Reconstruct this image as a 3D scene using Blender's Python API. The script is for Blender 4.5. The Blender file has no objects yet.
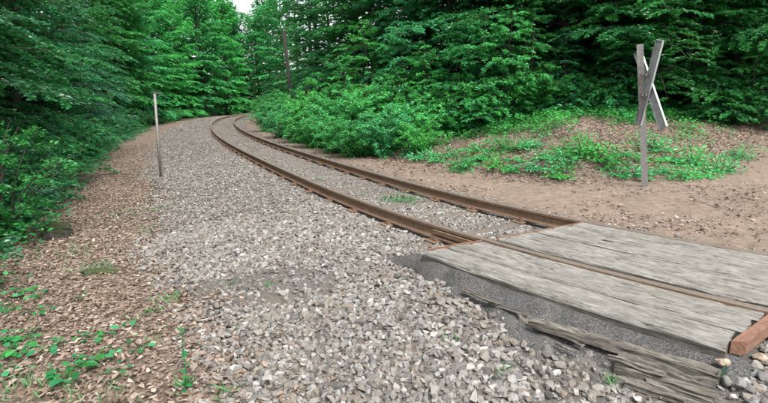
import bpy, bmesh, math, random
import numpy as np
from mathutils import Matrix, Vector

# ------------------------------------------------------------------ camera, sky, sun, exposure
SC = bpy.context.scene
COL = SC.collection
F_PX, CX, CY = 460.0, 384.0, 201.5           # the photograph is 768 x 403
CAM_H, PITCH, ROLL = 1.3685, 0.20632, -0.00687
cam_data = bpy.data.cameras.new('camera')
cam_data.sensor_width = 36.0
cam_data.lens = F_PX / 768.0 * 36.0
cam_data.clip_start = 0.05
cam_data.clip_end = 2000.0
cam = bpy.data.objects.new('camera', cam_data)
COL.objects.link(cam)
cam.matrix_world = (Matrix.Translation((0, 0, CAM_H)) @ Matrix.Rotation(math.pi / 2 - PITCH, 4, 'X')
                    @ Matrix.Rotation(ROLL, 4, 'Z'))
SC.camera = cam

SUN_EL, SUN_AZ = math.radians(56), math.radians(150)   # azimuth measured clockwise from +y
world = bpy.data.worlds.new('World')
SC.world = world
world.use_nodes = True
wn = world.node_tree
wn.nodes.clear()
w_out = wn.nodes.new('ShaderNodeOutputWorld')
w_bg = wn.nodes.new('ShaderNodeBackground')
w_hsv = wn.nodes.new('ShaderNodeHueSaturation')
w_sky = wn.nodes.new('ShaderNodeTexSky')
w_sky.sky_type = 'NISHITA'
w_sky.sun_disc = False
w_sky.sun_elevation = SUN_EL
w_sky.sun_rotation = SUN_AZ
w_sky.air_density = 1.0
w_sky.dust_density = 4.0
w_hsv.inputs['Saturation'].default_value = 0.22
wn.links.new(w_sky.outputs[0], w_hsv.inputs['Color'])
wn.links.new(w_hsv.outputs[0], w_bg.inputs['Color'])
w_bg.inputs['Strength'].default_value = 0.15
wn.links.new(w_bg.outputs[0], w_out.inputs['Surface'])

sun_data = bpy.data.lights.new('sun', 'SUN')
sun_data.energy = 1.5
sun_data.angle = math.radians(13)
sun_data.color = (1.0, 0.96, 0.9)
sun = bpy.data.objects.new('sun', sun_data)
COL.objects.link(sun)
_sd = Vector((math.sin(SUN_AZ) * math.cos(SUN_EL), math.cos(SUN_AZ) * math.cos(SUN_EL), math.sin(SUN_EL)))
sun.rotation_euler = _sd.to_track_quat('Z', 'Y').to_euler()
sun.location = (0, 0, 40)

SC.view_settings.view_transform = 'Standard'
SC.view_settings.look = 'None'
SC.view_settings.gamma = 1.0
SC.view_settings.use_curve_mapping = False
SC.view_settings.exposure = 1.64

SC.render.engine = 'CYCLES'
cy = SC.cycles
cy.max_bounces = 5
cy.diffuse_bounces = 3
cy.glossy_bounces = 2
cy.transmission_bounces = 4
cy.transparent_max_bounces = 4
cy.use_adaptive_sampling = True
cy.adaptive_threshold = 0.02
cy.use_denoising = True
cy.sample_clamp_indirect = 6.0

RNG = np.random.default_rng(7)
random.seed(7)

# ------------------------------------------------------------------ helpers
def tag(o, label=None, cat=None, group=None, kind=None):
    if label: o['label'] = label
    if cat: o['category'] = cat
    if group: o['group'] = group
    if kind: o['kind'] = kind
    return o

def empty(name, loc=(0, 0, 0), rz=0.0, sc=1.0):
    o = bpy.data.objects.new(name, None)
    COL.objects.link(o)
    o.location = loc
    o.rotation_euler = (0, 0, rz)
    o.scale = (sc, sc, sc)
    o.empty_display_size = 0.1
    return o

def link(name, me, parent=None):
    o = bpy.data.objects.new(name, me)
    COL.objects.link(o)
    o.parent = parent
    return o

def np_mesh(name, V, F, mat, tone=None, smooth=False, uv=None, midx=None):
    """mesh from numpy vertices (n,3) and faces (m,k); tone is one value for each face"""
    V = np.ascontiguousarray(V, dtype=np.float32)
    F = np.ascontiguousarray(F, dtype=np.int32)
    me = bpy.data.meshes.new(name)
    n, k = F.shape
    me.vertices.add(len(V))
    me.vertices.foreach_set('co', V.ravel())
    me.loops.add(n * k)
    me.loops.foreach_set('vertex_index', F.ravel())
    me.polygons.add(n)
    me.polygons.foreach_set('loop_start', np.arange(0, n * k, k, dtype=np.int32))
    me.polygons.foreach_set('loop_total', np.full(n, k, dtype=np.int32))
    me.polygons.foreach_set('use_smooth', np.full(n, smooth, dtype=bool))
    mats = mat if isinstance(mat, (list, tuple)) else [mat]
    for m in mats:
        me.materials.append(m)
    if midx is not None:
        me.polygons.foreach_set('material_index', np.ascontiguousarray(midx, dtype=np.int32))
    if tone is not None:
        a = me.attributes.new('tone', 'FLOAT', 'FACE')
        a.data.foreach_set('value', np.ascontiguousarray(tone, dtype=np.float32))
    if uv is not None:
        lay = me.uv_layers.new(name='UVMap')
        lay.data.foreach_set('uv', np.ascontiguousarray(uv[F.ravel()], dtype=np.float32).ravel())
    me.update(calc_edges=True)
    me.validate()
    return me

_TAB = np.random.default_rng(99).random((64, 256, 256)).astype(np.float32)
def vnoise(u, v, seed=0):
    t = _TAB[seed % 64]
    iu = np.floor(u).astype(int); iv = np.floor(v).astype(int)
    fu = u - iu; fv = v - iv
    fu = fu * fu * (3 - 2 * fu); fv = fv * fv * (3 - 2 * fv)
    a = t[iu & 255, iv & 255]; b = t[(iu + 1) & 255, iv & 255]
    c = t[iu & 255, (iv + 1) & 255]; d = t[(iu + 1) & 255, (iv + 1) & 255]
    return (a * (1 - fu) + b * fu) * (1 - fv) + (c * (1 - fu) + d * fu) * fv
def fbm(u, v, seed=0, octv=4):
    r = 0; amp = 0.5; tot = 0
    for i in range(octv):
        r = r + amp * vnoise(u * 2 ** i + 17.3 * i, v * 2 ** i + 5.7 * i, seed + i)
        tot += amp; amp *= 0.5
    return r / tot          # 0..1
def sstep(a, b, x):
    t = np.clip((x - a) / (b - a), 0, 1)
    return t * t * (3 - 2 * t)

ORD = ['first', 'second', 'third', 'fourth', 'fifth', 'sixth', 'seventh', 'eighth', 'ninth', 'tenth', 'eleventh',
       'twelfth', 'thirteenth', 'fourteenth', 'fifteenth', 'sixteenth', 'seventeenth', 'eighteenth', 'nineteenth']
TENS = {2: 'twent', 3: 'thirt', 4: 'fort', 5: 'fift', 6: 'sixt', 7: 'sevent', 8: 'eight', 9: 'ninet'}
def ordw(i):
    i += 1
    if i < 20: return ORD[i - 1]
    t, u = divmod(i, 10)
    return TENS[t] + ('ieth' if u == 0 else 'y-' + ORD[u - 1])

# pixel of the photograph -> world
def ray(u, v):
    a, b = u - CX, v - CY
    c, s = math.cos(ROLL), math.sin(ROLL)
    a, b = a * c + b * s, -a * s + b * c
    return np.array([a, F_PX * math.cos(PITCH) - b * math.sin(PITCH), -F_PX * math.sin(PITCH) - b * math.cos(PITCH)])
def P(u, v, z):
    r = ray(u, v)
    t = (z - CAM_H) / r[2]
    return np.array([r[0] * t, r[1] * t, z])
def at_depth(u, v, y):
    r = ray(u, v)
    t = y / r[1]
    return np.array([r[0] * t, y, CAM_H + r[2] * t])
def project(x, y, z):
    z = z - CAM_H
    d = y * math.cos(PITCH) - z * math.sin(PITCH); u = y * math.sin(PITCH) + z * math.cos(PITCH)
    d = np.where(d > 0.05, d, 0.05)
    a = F_PX * x / d; b = -F_PX * u / d
    c, s = math.cos(ROLL), math.sin(ROLL)
    return CX + a * c - b * s, CY + a * s + b * c, d

# ------------------------------------------------------------------ the track line
K_S = np.array([-14, 0, 4, 10, 20, 35, 60, 100.])
K_V = np.array([-.05, -.0843, -.0615, -.0021, -.0070, -.0068, -.0329, -.033])
S = np.arange(-14, 100.001, 0.1)
_k = np.interp(S, K_S, K_V)
_i0 = int(round(14 / 0.1))
_th = np.concatenate([[0], np.cumsum((_k[1:] + _k[:-1]) / 2 * 0.1)])
_th = _th - _th[_i0] + 2.5292
_x = np.concatenate([[0], np.cumsum((np.cos(_th[1:]) + np.cos(_th[:-1])) / 2 * 0.1)])
_y = np.concatenate([[0], np.cumsum((np.sin(_th[1:]) + np.sin(_th[:-1])) / 2 * 0.1)])
TX = _x - _x[_i0] + 4.5674
TY = _y - _y[_i0] + 2.2347
def zprof(s):
    return 0.01334 * np.maximum(0, s - 6) ** 2 / 60
def T(s, d, z=0.0):
    """track coordinates (along, towards the camera side, above the rail head) -> world"""
    s = np.asarray(s, float); d = np.asarray(d, float)
    x = np.interp(s, S, TX); y = np.interp(s, S, TY); t = np.interp(s, S, _th)
    return np.stack(np.broadcast_arrays(x - np.sin(t) * d, y + np.cos(t) * d, zprof(s) + z), -1)
def heading(s):
    return float(np.interp(s, S, _th))
def SD(x, y):
    x = np.atleast_1d(np.asarray(x, float)); y = np.atleast_1d(np.asarray(y, float))
    s = np.empty_like(x); d = np.empty_like(x)
    cs, sn = np.cos(_th), np.sin(_th)
    for a in range(0, len(x), 20000):
        X = x[a:a + 20000, None]; Y = y[a:a + 20000, None]
        i = ((X - TX[None, ::4]) ** 2 + (Y - TY[None, ::4]) ** 2).argmin(1) * 4
        dx = x[a:a + 20000] - TX[i]; dy = y[a:a + 20000] - TY[i]
        s[a:a + 20000] = S[i] + np.clip(dx * cs[i] + dy * sn[i], -.3, .3)
        d[a:a + 20000] = -dx * sn[i] + dy * cs[i]
    return s, d

# foot of the bank on the far side of the track (left to right)
_fs = np.arange(90, 12, -3.0)
_f1 = T(_fs, np.full(len(_fs), -2.7))[:, :2]
FOOT = np.vstack([_f1, [(1.0, 12.2), (2.5, 9.6), (4.0, 8.9), (5.2, 9.0), (6.9, 9.8), (9.9, 11.7), (14, 14), (24, 18), (60, 26)]])
def foot_dist(x, y):
    """signed distance behind the foot of the bank"""
    x = np.asarray(x, float); y = np.asarray(y, float)
    best = np.full(x.shape, 1e9); sg = np.ones(x.shape)
    for a, b in zip(FOOT[:-1], FOOT[1:]):
        D = b - a; L = D @ D
        t = np.clip(((x - a[0]) * D[0] + (y - a[1]) * D[1]) / L, 0, 1)
        rx = x - a[0] - t * D[0]; ry = y - a[1] - t * D[1]
        q = rx * rx + ry * ry
        m = q < best
        best = np.where(m, q, best)
        sg = np.where(m, np.sign(D[0] * ry - D[1] * rx), sg)
    return np.sqrt(best) * sg

PROF_D = np.array([-60, -12, -6, -2.6, -1.7, -1.25, 1.2, 1.5, 2.2, 3.6, 5.0, 8.0, 14, 60])
PROF_Z = np.array([0.3, .10, -.05, -.18, -.20, -.195, -.195, -.22, -.31, -.40, -.44, -.62, -.8, -.5])
def ground_z(x, y, rough=True, full=False):
    shp = np.shape(x)
    x = np.ravel(np.asarray(x, float)); y = np.ravel(np.asarray(y, float))
    s, d = SD(x, y)
    z = np.interp(d, PROF_D, PROF_Z) + zprof(np.clip(s, -14, 100))
    z = z + .085 * np.exp(-((s - 2.6) / 1.35) ** 4) * sstep(1.2, 1.5, d) * sstep(3.3, 1.75, d)
    e = foot_dist(x, y)
    hb = np.interp(x, [-16, -4, 0, 2.5, 4.6, 6, 8, 11, 16], [.9, .8, .75, .88, 1.02, 1.08, 1.02, .9, .9])
    up = .35 * sstep(-.4, 1.2, e + .5 * (fbm(x * 1.1, y * 1.1, 5) - .5)) + .65 * sstep(-0.3, 5.0, e + 0.9 * (fbm(x * .8, y * .8, 3) - .5))
    z = z + np.where(d < -1.5, hb * up * sstep(-1.5, -2.6, d), 0)
    z = z + np.where(d < -1.5, 0.05 * np.clip(x - 4.5, 0, 12) * sstep(-2, -4, d), 0)
    z = z + .34 * np.clip(e - 7.5, 0, 30) * (d < 0) + .14 * np.clip(d - 17, 0, 70) * (d > 0)
    if rough:
        r = (fbm(x * 1.3, y * 1.3, 11, 4) - .5)
        amp = 0.05 + 0.10 * sstep(3.8, 6, d) + 0.10 * sstep(0, 2, e)
        amp = amp * np.where(np.abs(d) < 2.0, 0.25, 1)
        z = z + r * amp * 2
        z = z + (fbm(x * 7, y * 7, 21, 3) - .5) * np.where(np.abs(d) < 1.6, .012, .045)
    if full:
        return z.reshape(shp), s.reshape(shp), d.reshape(shp), e.reshape(shp)
    return z.reshape(shp)

def solve_base(u, v, z=0):
    """where the line of sight through a pixel first meets the ground"""
    r = ray(u, v); r = r / r[1]
    t = np.arange(1.2, 60, .02)
    q = np.array([0, 0, CAM_H]) + t[:, None] * r
    k = np.argmax(q[:, 2] < ground_z(q[:, 0], q[:, 1]))
    return q[k].copy()

# ------------------------------------------------------------------ materials
def new_mat(name):
    m = bpy.data.materials.new(name)
    m.use_nodes = True
    nt = m.node_tree
    b = nt.nodes['Principled BSDF']
    return m, nt, b
def N(nt, typ, **kw):
    n = nt.nodes.new(typ)
    for k, v in kw.items():
        if k in ('operation', 'blend_type', 'data_type', 'feature', 'attribute_name', 'noise_dimensions', 'use_clamp', 'distance'):
            setattr(n, k, v)
        else:
            n.inputs[k].default_value = v
    return n
def ramp(nt, fac, stops, interp='LINEAR'):
    r = nt.nodes.new('ShaderNodeValToRGB')
    r.color_ramp.interpolation = interp
    while len(r.color_ramp.elements) < len(stops):
        r.color_ramp.elements.new(0.5)
    for el, (p, c) in zip(r.color_ramp.elements, stops):
        el.position = p
        el.color = (*c, 1)
    nt.links.new(fac, r.inputs[0])
    return r.outputs[0]
def mix(nt, fac, a, b, mode='MIX'):
    n = nt.nodes.new('ShaderNodeMix')
    n.data_type = 'RGBA'
    n.blend_type = mode
    if isinstance(fac, float): n.inputs[0].default_value = fac
    else: nt.links.new(fac, n.inputs[0])
    for q, i in ((a, 6), (b, 7)):
        if isinstance(q, tuple): n.inputs[i].default_value = (*q, 1)
        else: nt.links.new(q, n.inputs[i])
    return n.outputs[2]
def noise(nt, scale, detail=4, rough=.6, vec=None, dist=0.0):
    n = nt.nodes.new('ShaderNodeTexNoise')
    n.inputs['Scale'].default_value = scale
    n.inputs['Detail'].default_value = detail
    n.inputs['Roughness'].default_value = rough
    n.inputs['Distortion'].default_value = dist
    if vec is not None: nt.links.new(vec, n.inputs['Vector'])
    return n.outputs['Fac']
def pos(nt):
    return nt.nodes.new('ShaderNodeNewGeometry').outputs['Position']
def attr(nt, name):
    n = nt.nodes.new('ShaderNodeAttribute')
    n.attribute_name = name
    return n.outputs['Fac']
def bump(nt, b, h, strength, dist):
    n = nt.nodes.new('ShaderNodeBump')
    n.inputs['Strength'].default_value = strength
    n.inputs['Distance'].default_value = dist
    nt.links.new(h, n.inputs['Height'])
    nt.links.new(n.outputs[0], b.inputs['Normal'])

def leaf_mat(name, c0, c1, c2, rough=.45, trans=.35, spec=.4, var=.32):
    m, nt, b = new_mat(name)
    col = ramp(nt, attr(nt, 'tone'), [(0, c0), (.55, c1), (1, c2)])
    oi = nt.nodes.new('ShaderNodeObjectInfo')
    h = nt.nodes.new('ShaderNodeHueSaturation')
    mr = nt.nodes.new('ShaderNodeMapRange')
    nt.links.new(oi.outputs['Random'], mr.inputs['Value'])
    mr.inputs['To Min'].default_value = 1 - var
    mr.inputs['To Max'].default_value = 1 + var
    nt.links.new(mr.outputs[0], h.inputs['Value'])
    nt.links.new(col, h.inputs['Color'])
    m2 = nt.nodes.new('ShaderNodeMath'); m2.operation = 'MULTIPLY'; m2.inputs[1].default_value = 7.31
    fr = nt.nodes.new('ShaderNodeMath'); fr.operation = 'FRACT'
    mh = nt.nodes.new('ShaderNodeMapRange'); mh.inputs['To Min'].default_value = .472; mh.inputs['To Max'].default_value = .516
    nt.links.new(oi.outputs['Random'], m2.inputs[0]); nt.links.new(m2.outputs[0], fr.inputs[0]); nt.links.new(fr.outputs[0], mh.inputs['Value'])
    nt.links.new(mh.outputs[0], h.inputs['Hue'])
    b.inputs['Roughness'].default_value = rough
    b.inputs['Specular IOR Level'].default_value = spec
    nt.links.new(h.outputs[0], b.inputs['Base Color'])
    t = nt.nodes.new('ShaderNodeBsdfTranslucent')
    br = mix(nt, .5, h.outputs[0], (.07, .30, .06))
    nt.links.new(br, t.inputs['Color'])
    ms = nt.nodes.new('ShaderNodeMixShader')
    ms.inputs[0].default_value = trans
    nt.links.new(b.outputs[0], ms.inputs[1])
    nt.links.new(t.outputs[0], ms.inputs[2])
    nt.links.new(ms.outputs[0], nt.nodes['Material Output'].inputs['Surface'])
    return m

M = {}
M['leaf_forest'] = leaf_mat('leaf_forest', (.015, .122, .037), (.028, .196, .064), (.064, .281, .101), rough=.40, spec=.5, trans=.42)
M['leaf_cool'] = leaf_mat('leaf_cool', (.013, .086, .041), (.024, .137, .070), (.066, .193, .113), rough=.36, spec=.7, trans=.4)
M['leaf_bright'] = leaf_mat('leaf_bright', (.035, .250, .069), (.065, .375, .119), (.138, .500, .188), rough=.45, trans=.5)
M['leaf_shrub'] = leaf_mat('leaf_shrub', (.043, .288, .077), (.083, .425, .138), (.175, .575, .225), rough=.42, trans=.5)
M['leaf_pale'] = leaf_mat('leaf_pale', (.05, .14, .05), (.09, .20, .08), (.14, .26, .12), rough=.5)
M['leaf_ash'] = leaf_mat('leaf_ash', (.05, .09, .045), (.10, .12, .07), (.15, .15, .09), rough=.6)

def mat_bark():
    m, nt, b = new_mat('bark')
    v = N(nt, 'ShaderNodeMapping'); v.inputs['Scale'].default_value = (1, 1, .25)
    tc = nt.nodes.new('ShaderNodeTexCoord')
    nt.links.new(tc.outputs['Object'], v.inputs['Vector'])
    n = noise(nt, 14, 6, .7, v.outputs[0])
    c = ramp(nt, n, [(.3, (.011, .010, .008)), (.55, (.030, .026, .021)), (.75, (.055, .055, .041))])
    nt.links.new(c, b.inputs['Base Color'])
    b.inputs['Roughness'].default_value = .9
    bump(nt, b, n, .6, .02)
    return m
M['bark'] = mat_bark()

def mat_litter():
    m, nt, b = new_mat('dry_leaf')
    c = ramp(nt, attr(nt, 'tone'), [(0, (0.052, 0.036, 0.024)), (.35, (0.126, 0.090, 0.066)), (.7, (0.213, 0.161, 0.127)), (1, (0.311, 0.266, 0.231))])
    nt.links.new(c, b.inputs['Base Color'])
    b.inputs['Roughness'].default_value = .75
    b.inputs['Specular IOR Level'].default_value = .25
    return m
M['litter'] = mat_litter()

def mat_stone():
    m, nt, b = new_mat('ballast_stone')
    base = ramp(nt, attr(nt, 'tone'), [(0, (.055, .052, .049)), (.2, (.098, .094, .090)), (.42, (.152, .147, .140)), (.60, (.144, .122, .100)),
                                       (.70, (.183, .175, .163)), (.9, (.246, .238, .225)), (1, (.328, .320, .308))])
    p = pos(nt)
    n = noise(nt, 55, 5, .65, p)
    shade = ramp(nt, n, [(.25, (.62, .60, .56)), (.6, (1, 1, 1)), (.8, (1.12, 1.1, 1.06))])
    c = mix(nt, 1.0, base, shade, 'MULTIPLY')
    # rust-brown dust in places
    n2 = noise(nt, 1.6, 3, .6, p)
    f = ramp(nt, n2, [(.50, (0, 0, 0)), (.72, (.55, .55, .55))])
    c = mix(nt, f, c, mix(nt, .5, c, (.101, .074, .053)))
    nt.links.new(c, b.inputs['Base Color'])
    b.inputs['Roughness'].default_value = .88
    b.inputs['Specular IOR Level'].default_value = .3
    bump(nt, b, noise(nt, 140, 4, .7, p), .35, .006)
    return m
M['stone'] = mat_stone()

def mat_ground():
    m, nt, b = new_mat('forest_ground')
    p = pos(nt)
    n_big = noise(nt, 1.1, 5, .6, p)
    n_mid = noise(nt, 9, 5, .65, p)
    n_fine = noise(nt, 60, 5, .7, p)
    vor = nt.nodes.new('ShaderNodeTexVoronoi'); vor.inputs['Scale'].default_value = 26
    nt.links.new(p, vor.inputs['Vector'])
    sep = nt.nodes.new('ShaderNodeSeparateColor'); nt.links.new(vor.outputs['Color'], sep.inputs[0])
    litter = ramp(nt, sep.outputs[0], [(0, (0.059, 0.042, 0.032)), (.4, (0.109, 0.081, 0.061)), (.75, (0.168, 0.131, 0.101)), (1, (0.236, 0.198, 0.163))])
    soil = ramp(nt, n_mid, [(.3, (.070, .051, .035)), (.55, (.133, .098, .070)), (.75, (.195, .148, .109))])
    dirt = ramp(nt, n_mid, [(.25, (0.108, 0.078, 0.060)), (.55, (0.175, 0.136, 0.107)), (.8, (0.239, 0.196, 0.161))])
    grain = ramp(nt, n_fine, [(.3, (.7, .68, .66)), (.6, (1, 1, 1)), (.75, (1.2, 1.2, 1.2))])
    c = mix(nt, attr(nt, 'litter'), soil, litter)
    c = mix(nt, attr(nt, 'dirt'), c, dirt)
    moss = ramp(nt, n_big, [(.45, (.03, .055, .018)), (.7, (.05, .09, .03))])
    c = mix(nt, attr(nt, 'green'), c, moss)
    c = mix(nt, 1.0, c, grain, 'MULTIPLY')
    nt.links.new(c, b.inputs['Base Color'])
    b.inputs['Roughness'].default_value = .95
    b.inputs['Specular IOR Level'].default_value = .2
    bump(nt, b, n_fine, .6, .02)
    return m
M['ground'] = mat_ground()

def mat_bed():
    m, nt, b = new_mat('ballast_fines')
    p = pos(nt)
    n = noise(nt, 30, 6, .7, p)
    c = ramp(nt, n, [(.3, (.047, .042, .037)), (.55, (.094, .086, .078)), (.75, (.156, .144, .133))])
    n2 = noise(nt, 2.2, 4, .6, p)
    f = ramp(nt, n2, [(.45, (0, 0, 0)), (.7, (.7, .7, .7))])
    c = mix(nt, f, c, (.101, .074, .053))
    nt.links.new(c, b.inputs['Base Color'])
    b.inputs['Roughness'].default_value = .95
    bump(nt, b, n, .8, .03)
    return m
M['bed'] = mat_bed()

def mat_grit():
    m, nt, b = new_mat('dark_grit')
    p = pos(nt)
    v = nt.nodes.new('ShaderNodeTexVoronoi'); v.inputs['Scale'].default_value = 160
    nt.links.new(p, v.inputs['Vector'])
    sep = nt.nodes.new('ShaderNodeSeparateColor'); nt.links.new(v.outputs['Color'], sep.inputs[0])
    c = ramp(nt, sep.outputs[0], [(0, (.020, .020, .020)), (.5, (.046, .046, .046)), (.85, (.077, .076, .074)), (1, (.129, .126, .121))])
    n2 = noise(nt, 5, 4, .6, p)
    c = mix(nt, ramp(nt, n2, [(.5, (0, 0, 0)), (.75, (.6, .6, .6))]), c, (.13, .108, .088))
    nt.links.new(c, b.inputs['Base Color'])
    b.inputs['Roughness'].default_value = .92
    bump(nt, b, v.outputs['Distance'], .8, .006)
    return m
M['grit'] = mat_grit()
def mat_grain():
    m, nt, b = new_mat('grit_grain')
    c = ramp(nt, attr(nt, 'tone'), [(0, (.018, .018, .018)), (.5, (.046, .046, .046)), (.85, (.083, .081, .077)), (1, (.165, .160, .152))])
    nt.links.new(c, b.inputs['Base Color'])
    b.inputs['Roughness'].default_value = .9
    return m
M['grain'] = mat_grain()

def mat_wood(name, dark=(.026, .024, .020), mid=(.131, .125, .113), light=(.241, .234, .215), green=.35):
    """weathered timber; UV.x runs along the grain in metres, UV.y across"""
    m, nt, b = new_mat(name)
    uv = nt.nodes.new('ShaderNodeUVMap')
    def mp(sx, sy):
        q = nt.nodes.new('ShaderNodeMapping')
        q.inputs['Scale'].default_value = (sx, sy, 1)
        nt.links.new(uv.outputs[0], q.inputs['Vector'])
        return q.outputs[0]
    g1 = noise(nt, 1, 7, .72, mp(5, 110), .2)
    g2 = noise(nt, 1, 4, .6, mp(1.2, 14), .6)
    g3 = noise(nt, 1, 3, .6, mp(14, 170))
    wear_ = noise(nt, 1, 5, .7, mp(4, 7), .8)
    patch = noise(nt, 1, 5, .65, mp(3, 5), 1.0)
    c = ramp(nt, g1, [(.25, dark), (.42, mid), (.62, light), (.8, tuple(min(1, q * 1.15) for q in light))])
    c = mix(nt, ramp(nt, g2, [(.35, (.75, .75, .75)), (.55, (0, 0, 0))]), c, mix(nt, .5, c, (.07, .066, .058)))
    c = mix(nt, ramp(nt, g3, [(.33, (.9, .9, .9)), (.45, (0, 0, 0))]), c, dark)
    c = mix(nt, 1.0, c, ramp(nt, wear_, [(.3, (.68, .66, .62)), (.55, (1, 1, 1)), (.72, (1.25, 1.25, 1.24))]), 'MULTIPLY')
    gr = ramp(nt, patch, [(.52, (0, 0, 0)), (.75, (green, green, green))])
    c = mix(nt, gr, c, mix(nt, 1.0, c, (.70, .78, .55), 'MULTIPLY'))
    nt.links.new(c, b.inputs['Base Color'])
    b.inputs['Roughness'].default_value = .88
    b.inputs['Specular IOR Level'].default_value = .25
    s = nt.nodes.new('ShaderNodeMath'); s.operation = 'ADD'
    nt.links.new(g1, s.inputs[0]); nt.links.new(g3, s.inputs[1])
    bump(nt, b, s.outputs[0], .7, .006)
    return m
M['wood'] = mat_wood('weathered_oak')
M['rotten'] = mat_wood('rotten_and_shaded_oak', dark=(.013, .010, .008), mid=(.069, .060, .050), light=(.184, .172, .153), green=.8)  # rotten timber; also timber sides and ends, with shade put into the colour

def mat_rust(name, a, b_, c_, scale=22, rough=.8, metal=.15):
    m, nt, b = new_mat(name)
    tc = pos(nt)
    n = noise(nt, scale, 7, .7, tc)
    c = ramp(nt, n, [(.3, a), (.52, b_), (.72, c_)])
    n2 = noise(nt, 3.2, 3, .5, tc)
    c = mix(nt, ramp(nt, n2, [(.4, (0, 0, 0)), (.7, (.5, .5, .5))]), c, mix(nt, .5, c, c_))
    nt.links.new(c, b.inputs['Base Color'])
    b.inputs['Roughness'].default_value = rough
    b.inputs['Metallic'].default_value = metal
    bump(nt, b, n, .35, .004)
    return m
M['rail_side'] = mat_rust('rail_rust', (.075, .044, .027), (.152, .094, .059), (.255, .171, .107))
M['rail_top'] = mat_rust('rail_running_top', (.066, .052, .040), (.110, .088, .069), (.152, .129, .107), 40, .6, .1)
M['sleeper'] = mat_rust('sleeper_rust', (0.049, 0.038, 0.031), (0.093, 0.073, 0.059), (0.133, 0.115, 0.099), 30)
M['plate'] = mat_rust('plate_rust', (.066, .037, .022), (.125, .074, .045), (.179, .117, .078), 45)
M['beam'] = mat_rust('bright_rust', (.081, .036, .022), (.134, .066, .040), (.169, .094, .062), 18, .85, .05)
M['bolt'] = mat_rust('bolt_rust', (.047, .025, .016), (.101, .058, .035), (.172, .101, .062), 60)

def mat_metal(name, c0, c1, scale, rough, metal):
    m, nt, b = new_mat(name)
    tc = nt.nodes.new('ShaderNodeTexCoord')
    n = noise(nt, scale, 5, .65, tc.outputs['Object'])
    nt.links.new(ramp(nt, n, [(.3, c0), (.7, c1)]), b.inputs['Base Color'])
    b.inputs['Roughness'].default_value = rough
    b.inputs['Metallic'].default_value = metal
    return m
M['zinc'] = mat_metal('galvanised_post', (.117, .109, .103), (.204, .193, .184), 18, .6, .2)
M['zinc_dull'] = mat_metal('dull_sign_back', (.235, .244, .244), (.401, .414, .414), 9, .55, .25)
M['dark_metal'] = mat_metal('dark_bracket', (.04, .04, .04), (.10, .095, .09), 30, .6, .3)
M['pole_wood'] = mat_metal('tarred_pole', (.007, .006, .005), (.021, .017, .013), 12, .9, 0)
M['green_paint'] = mat_metal('green_paint', (.003, .022, .010), (.009, .042, .019), 35, .7, 0)
M['moss'] = mat_metal('moss', (.010, .015, .004), (.035, .048, .010), 22, .95, 0)
M['tan_stone'] = mat_metal('tan_limestone', (.17, .125, .088), (.33, .265, .20), 30, .9, 0)
M['twig'] = mat_metal('dry_twig', (.070, .047, .031), (.172, .125, .090), 40, .9, 0)

# ------------------------------------------------------------------ ground sheet
def axis(dense0, dense1, step, mid0, mid1, mstep, far):
    a = list(np.arange(dense0, dense1 + 1e-6, step))
    lo = []; v = dense0
    while v > -far:
        v -= mstep if v > mid0 else mstep * (1 + (mid0 - v) * .12)
        lo.append(v)
    hi = []; v = dense1
    while v < far:
        v += mstep if v < mid1 else mstep * (1 + (v - mid1) * .12)
        hi.append(v)
    return np.array(lo[::-1] + a + hi)
gx = axis(-8, 11, .09, -30, 22, .4, 700)
gy = axis(1.0, 15, .09, -3, 70, .4, 900)
GX, GY = np.meshgrid(gx, gy, indexing='ij')
GZ, GS, GD, GE = ground_z(GX, GY, full=True)
GZ = np.where((GD > -1.5) & (GD < 3.4) & (GS < 98), GZ - .035, GZ)
nx, ny = GX.shape
idx = np.arange(nx * ny).reshape(nx, ny)
GF = np.stack([idx[:-1, :-1], idx[1:, :-1], idx[1:, 1:], idx[:-1, 1:]], -1).reshape(-1, 4)
me = np_mesh('ground', np.stack([GX, GY, GZ], -1).reshape(-1, 3), GF, M['ground'], smooth=True)
nz = fbm(GX * 1.5, GY * 1.5, 31, 4)
path = np.clip(sstep(0.25, -0.8, GE + (nz - .5) * 1.2) * sstep(-1.3, -1.9, GD), 0, 1)
litter_w = np.clip(1.0 - path * .75, 0, 1) * sstep(.25, .55, fbm(GX * 2.2, GY * 2.2, 41, 3) + .2)
green_w = np.clip(sstep(5.0, 7.0, GD) * .75 + sstep(3.0, 5.0, GE) * .6, 0, 1)
for nm, w in (('litter', litter_w), ('dirt', path), ('green', green_w)):
    a = me.attributes.new(nm, 'FLOAT', 'POINT')
    a.data.foreach_set('value', np.ascontiguousarray(w.ravel(), dtype=np.float32))
ground = link('ground', me)
tag(ground, 'forest floor of brown soil, leaf litter and a beige dirt path', 'ground', kind='structure')

# ballast bed: a strip along the track
def near_edge(s):
    return 3.55 + .35 * (fbm(s * .6, s * 0 + 3, 51, 3) - .5) + .5 * sstep(45, 55, s)
bs = np.concatenate([np.arange(-3, 14, .1), np.arange(14, 40, .25), np.arange(40, 96, .5)])
bd = np.linspace(0, 1, 56)
BS, BT = np.meshgrid(bs, bd, indexing='ij')
BD = -1.7 + BT * (near_edge(BS) + 1.7)
bp = T(BS, BD)
bz = ground_z(bp[..., 0], bp[..., 1])
bz = bz - .05 * (sstep(.06, 0, BT) + sstep(.94, 1, BT)) + .012 * (fbm(BS * 9, BD * 9, 61, 3) - .5)
nb, mb = BS.shape
idx = np.arange(nb * mb).reshape(nb, mb)
bf = np.stack([idx[:-1, :-1], idx[:-1, 1:], idx[1:, 1:], idx[1:, :-1]], -1).reshape(-1, 4)
bed = link('ballast_bed', np_mesh('ballast_bed', np.stack([bp[..., 0], bp[..., 1], bz], -1).reshape(-1, 3), bf, M['bed'], smooth=True))
tag(bed, 'grey crushed stone ballast bed under the railway track', 'ballast', kind='structure')

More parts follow.
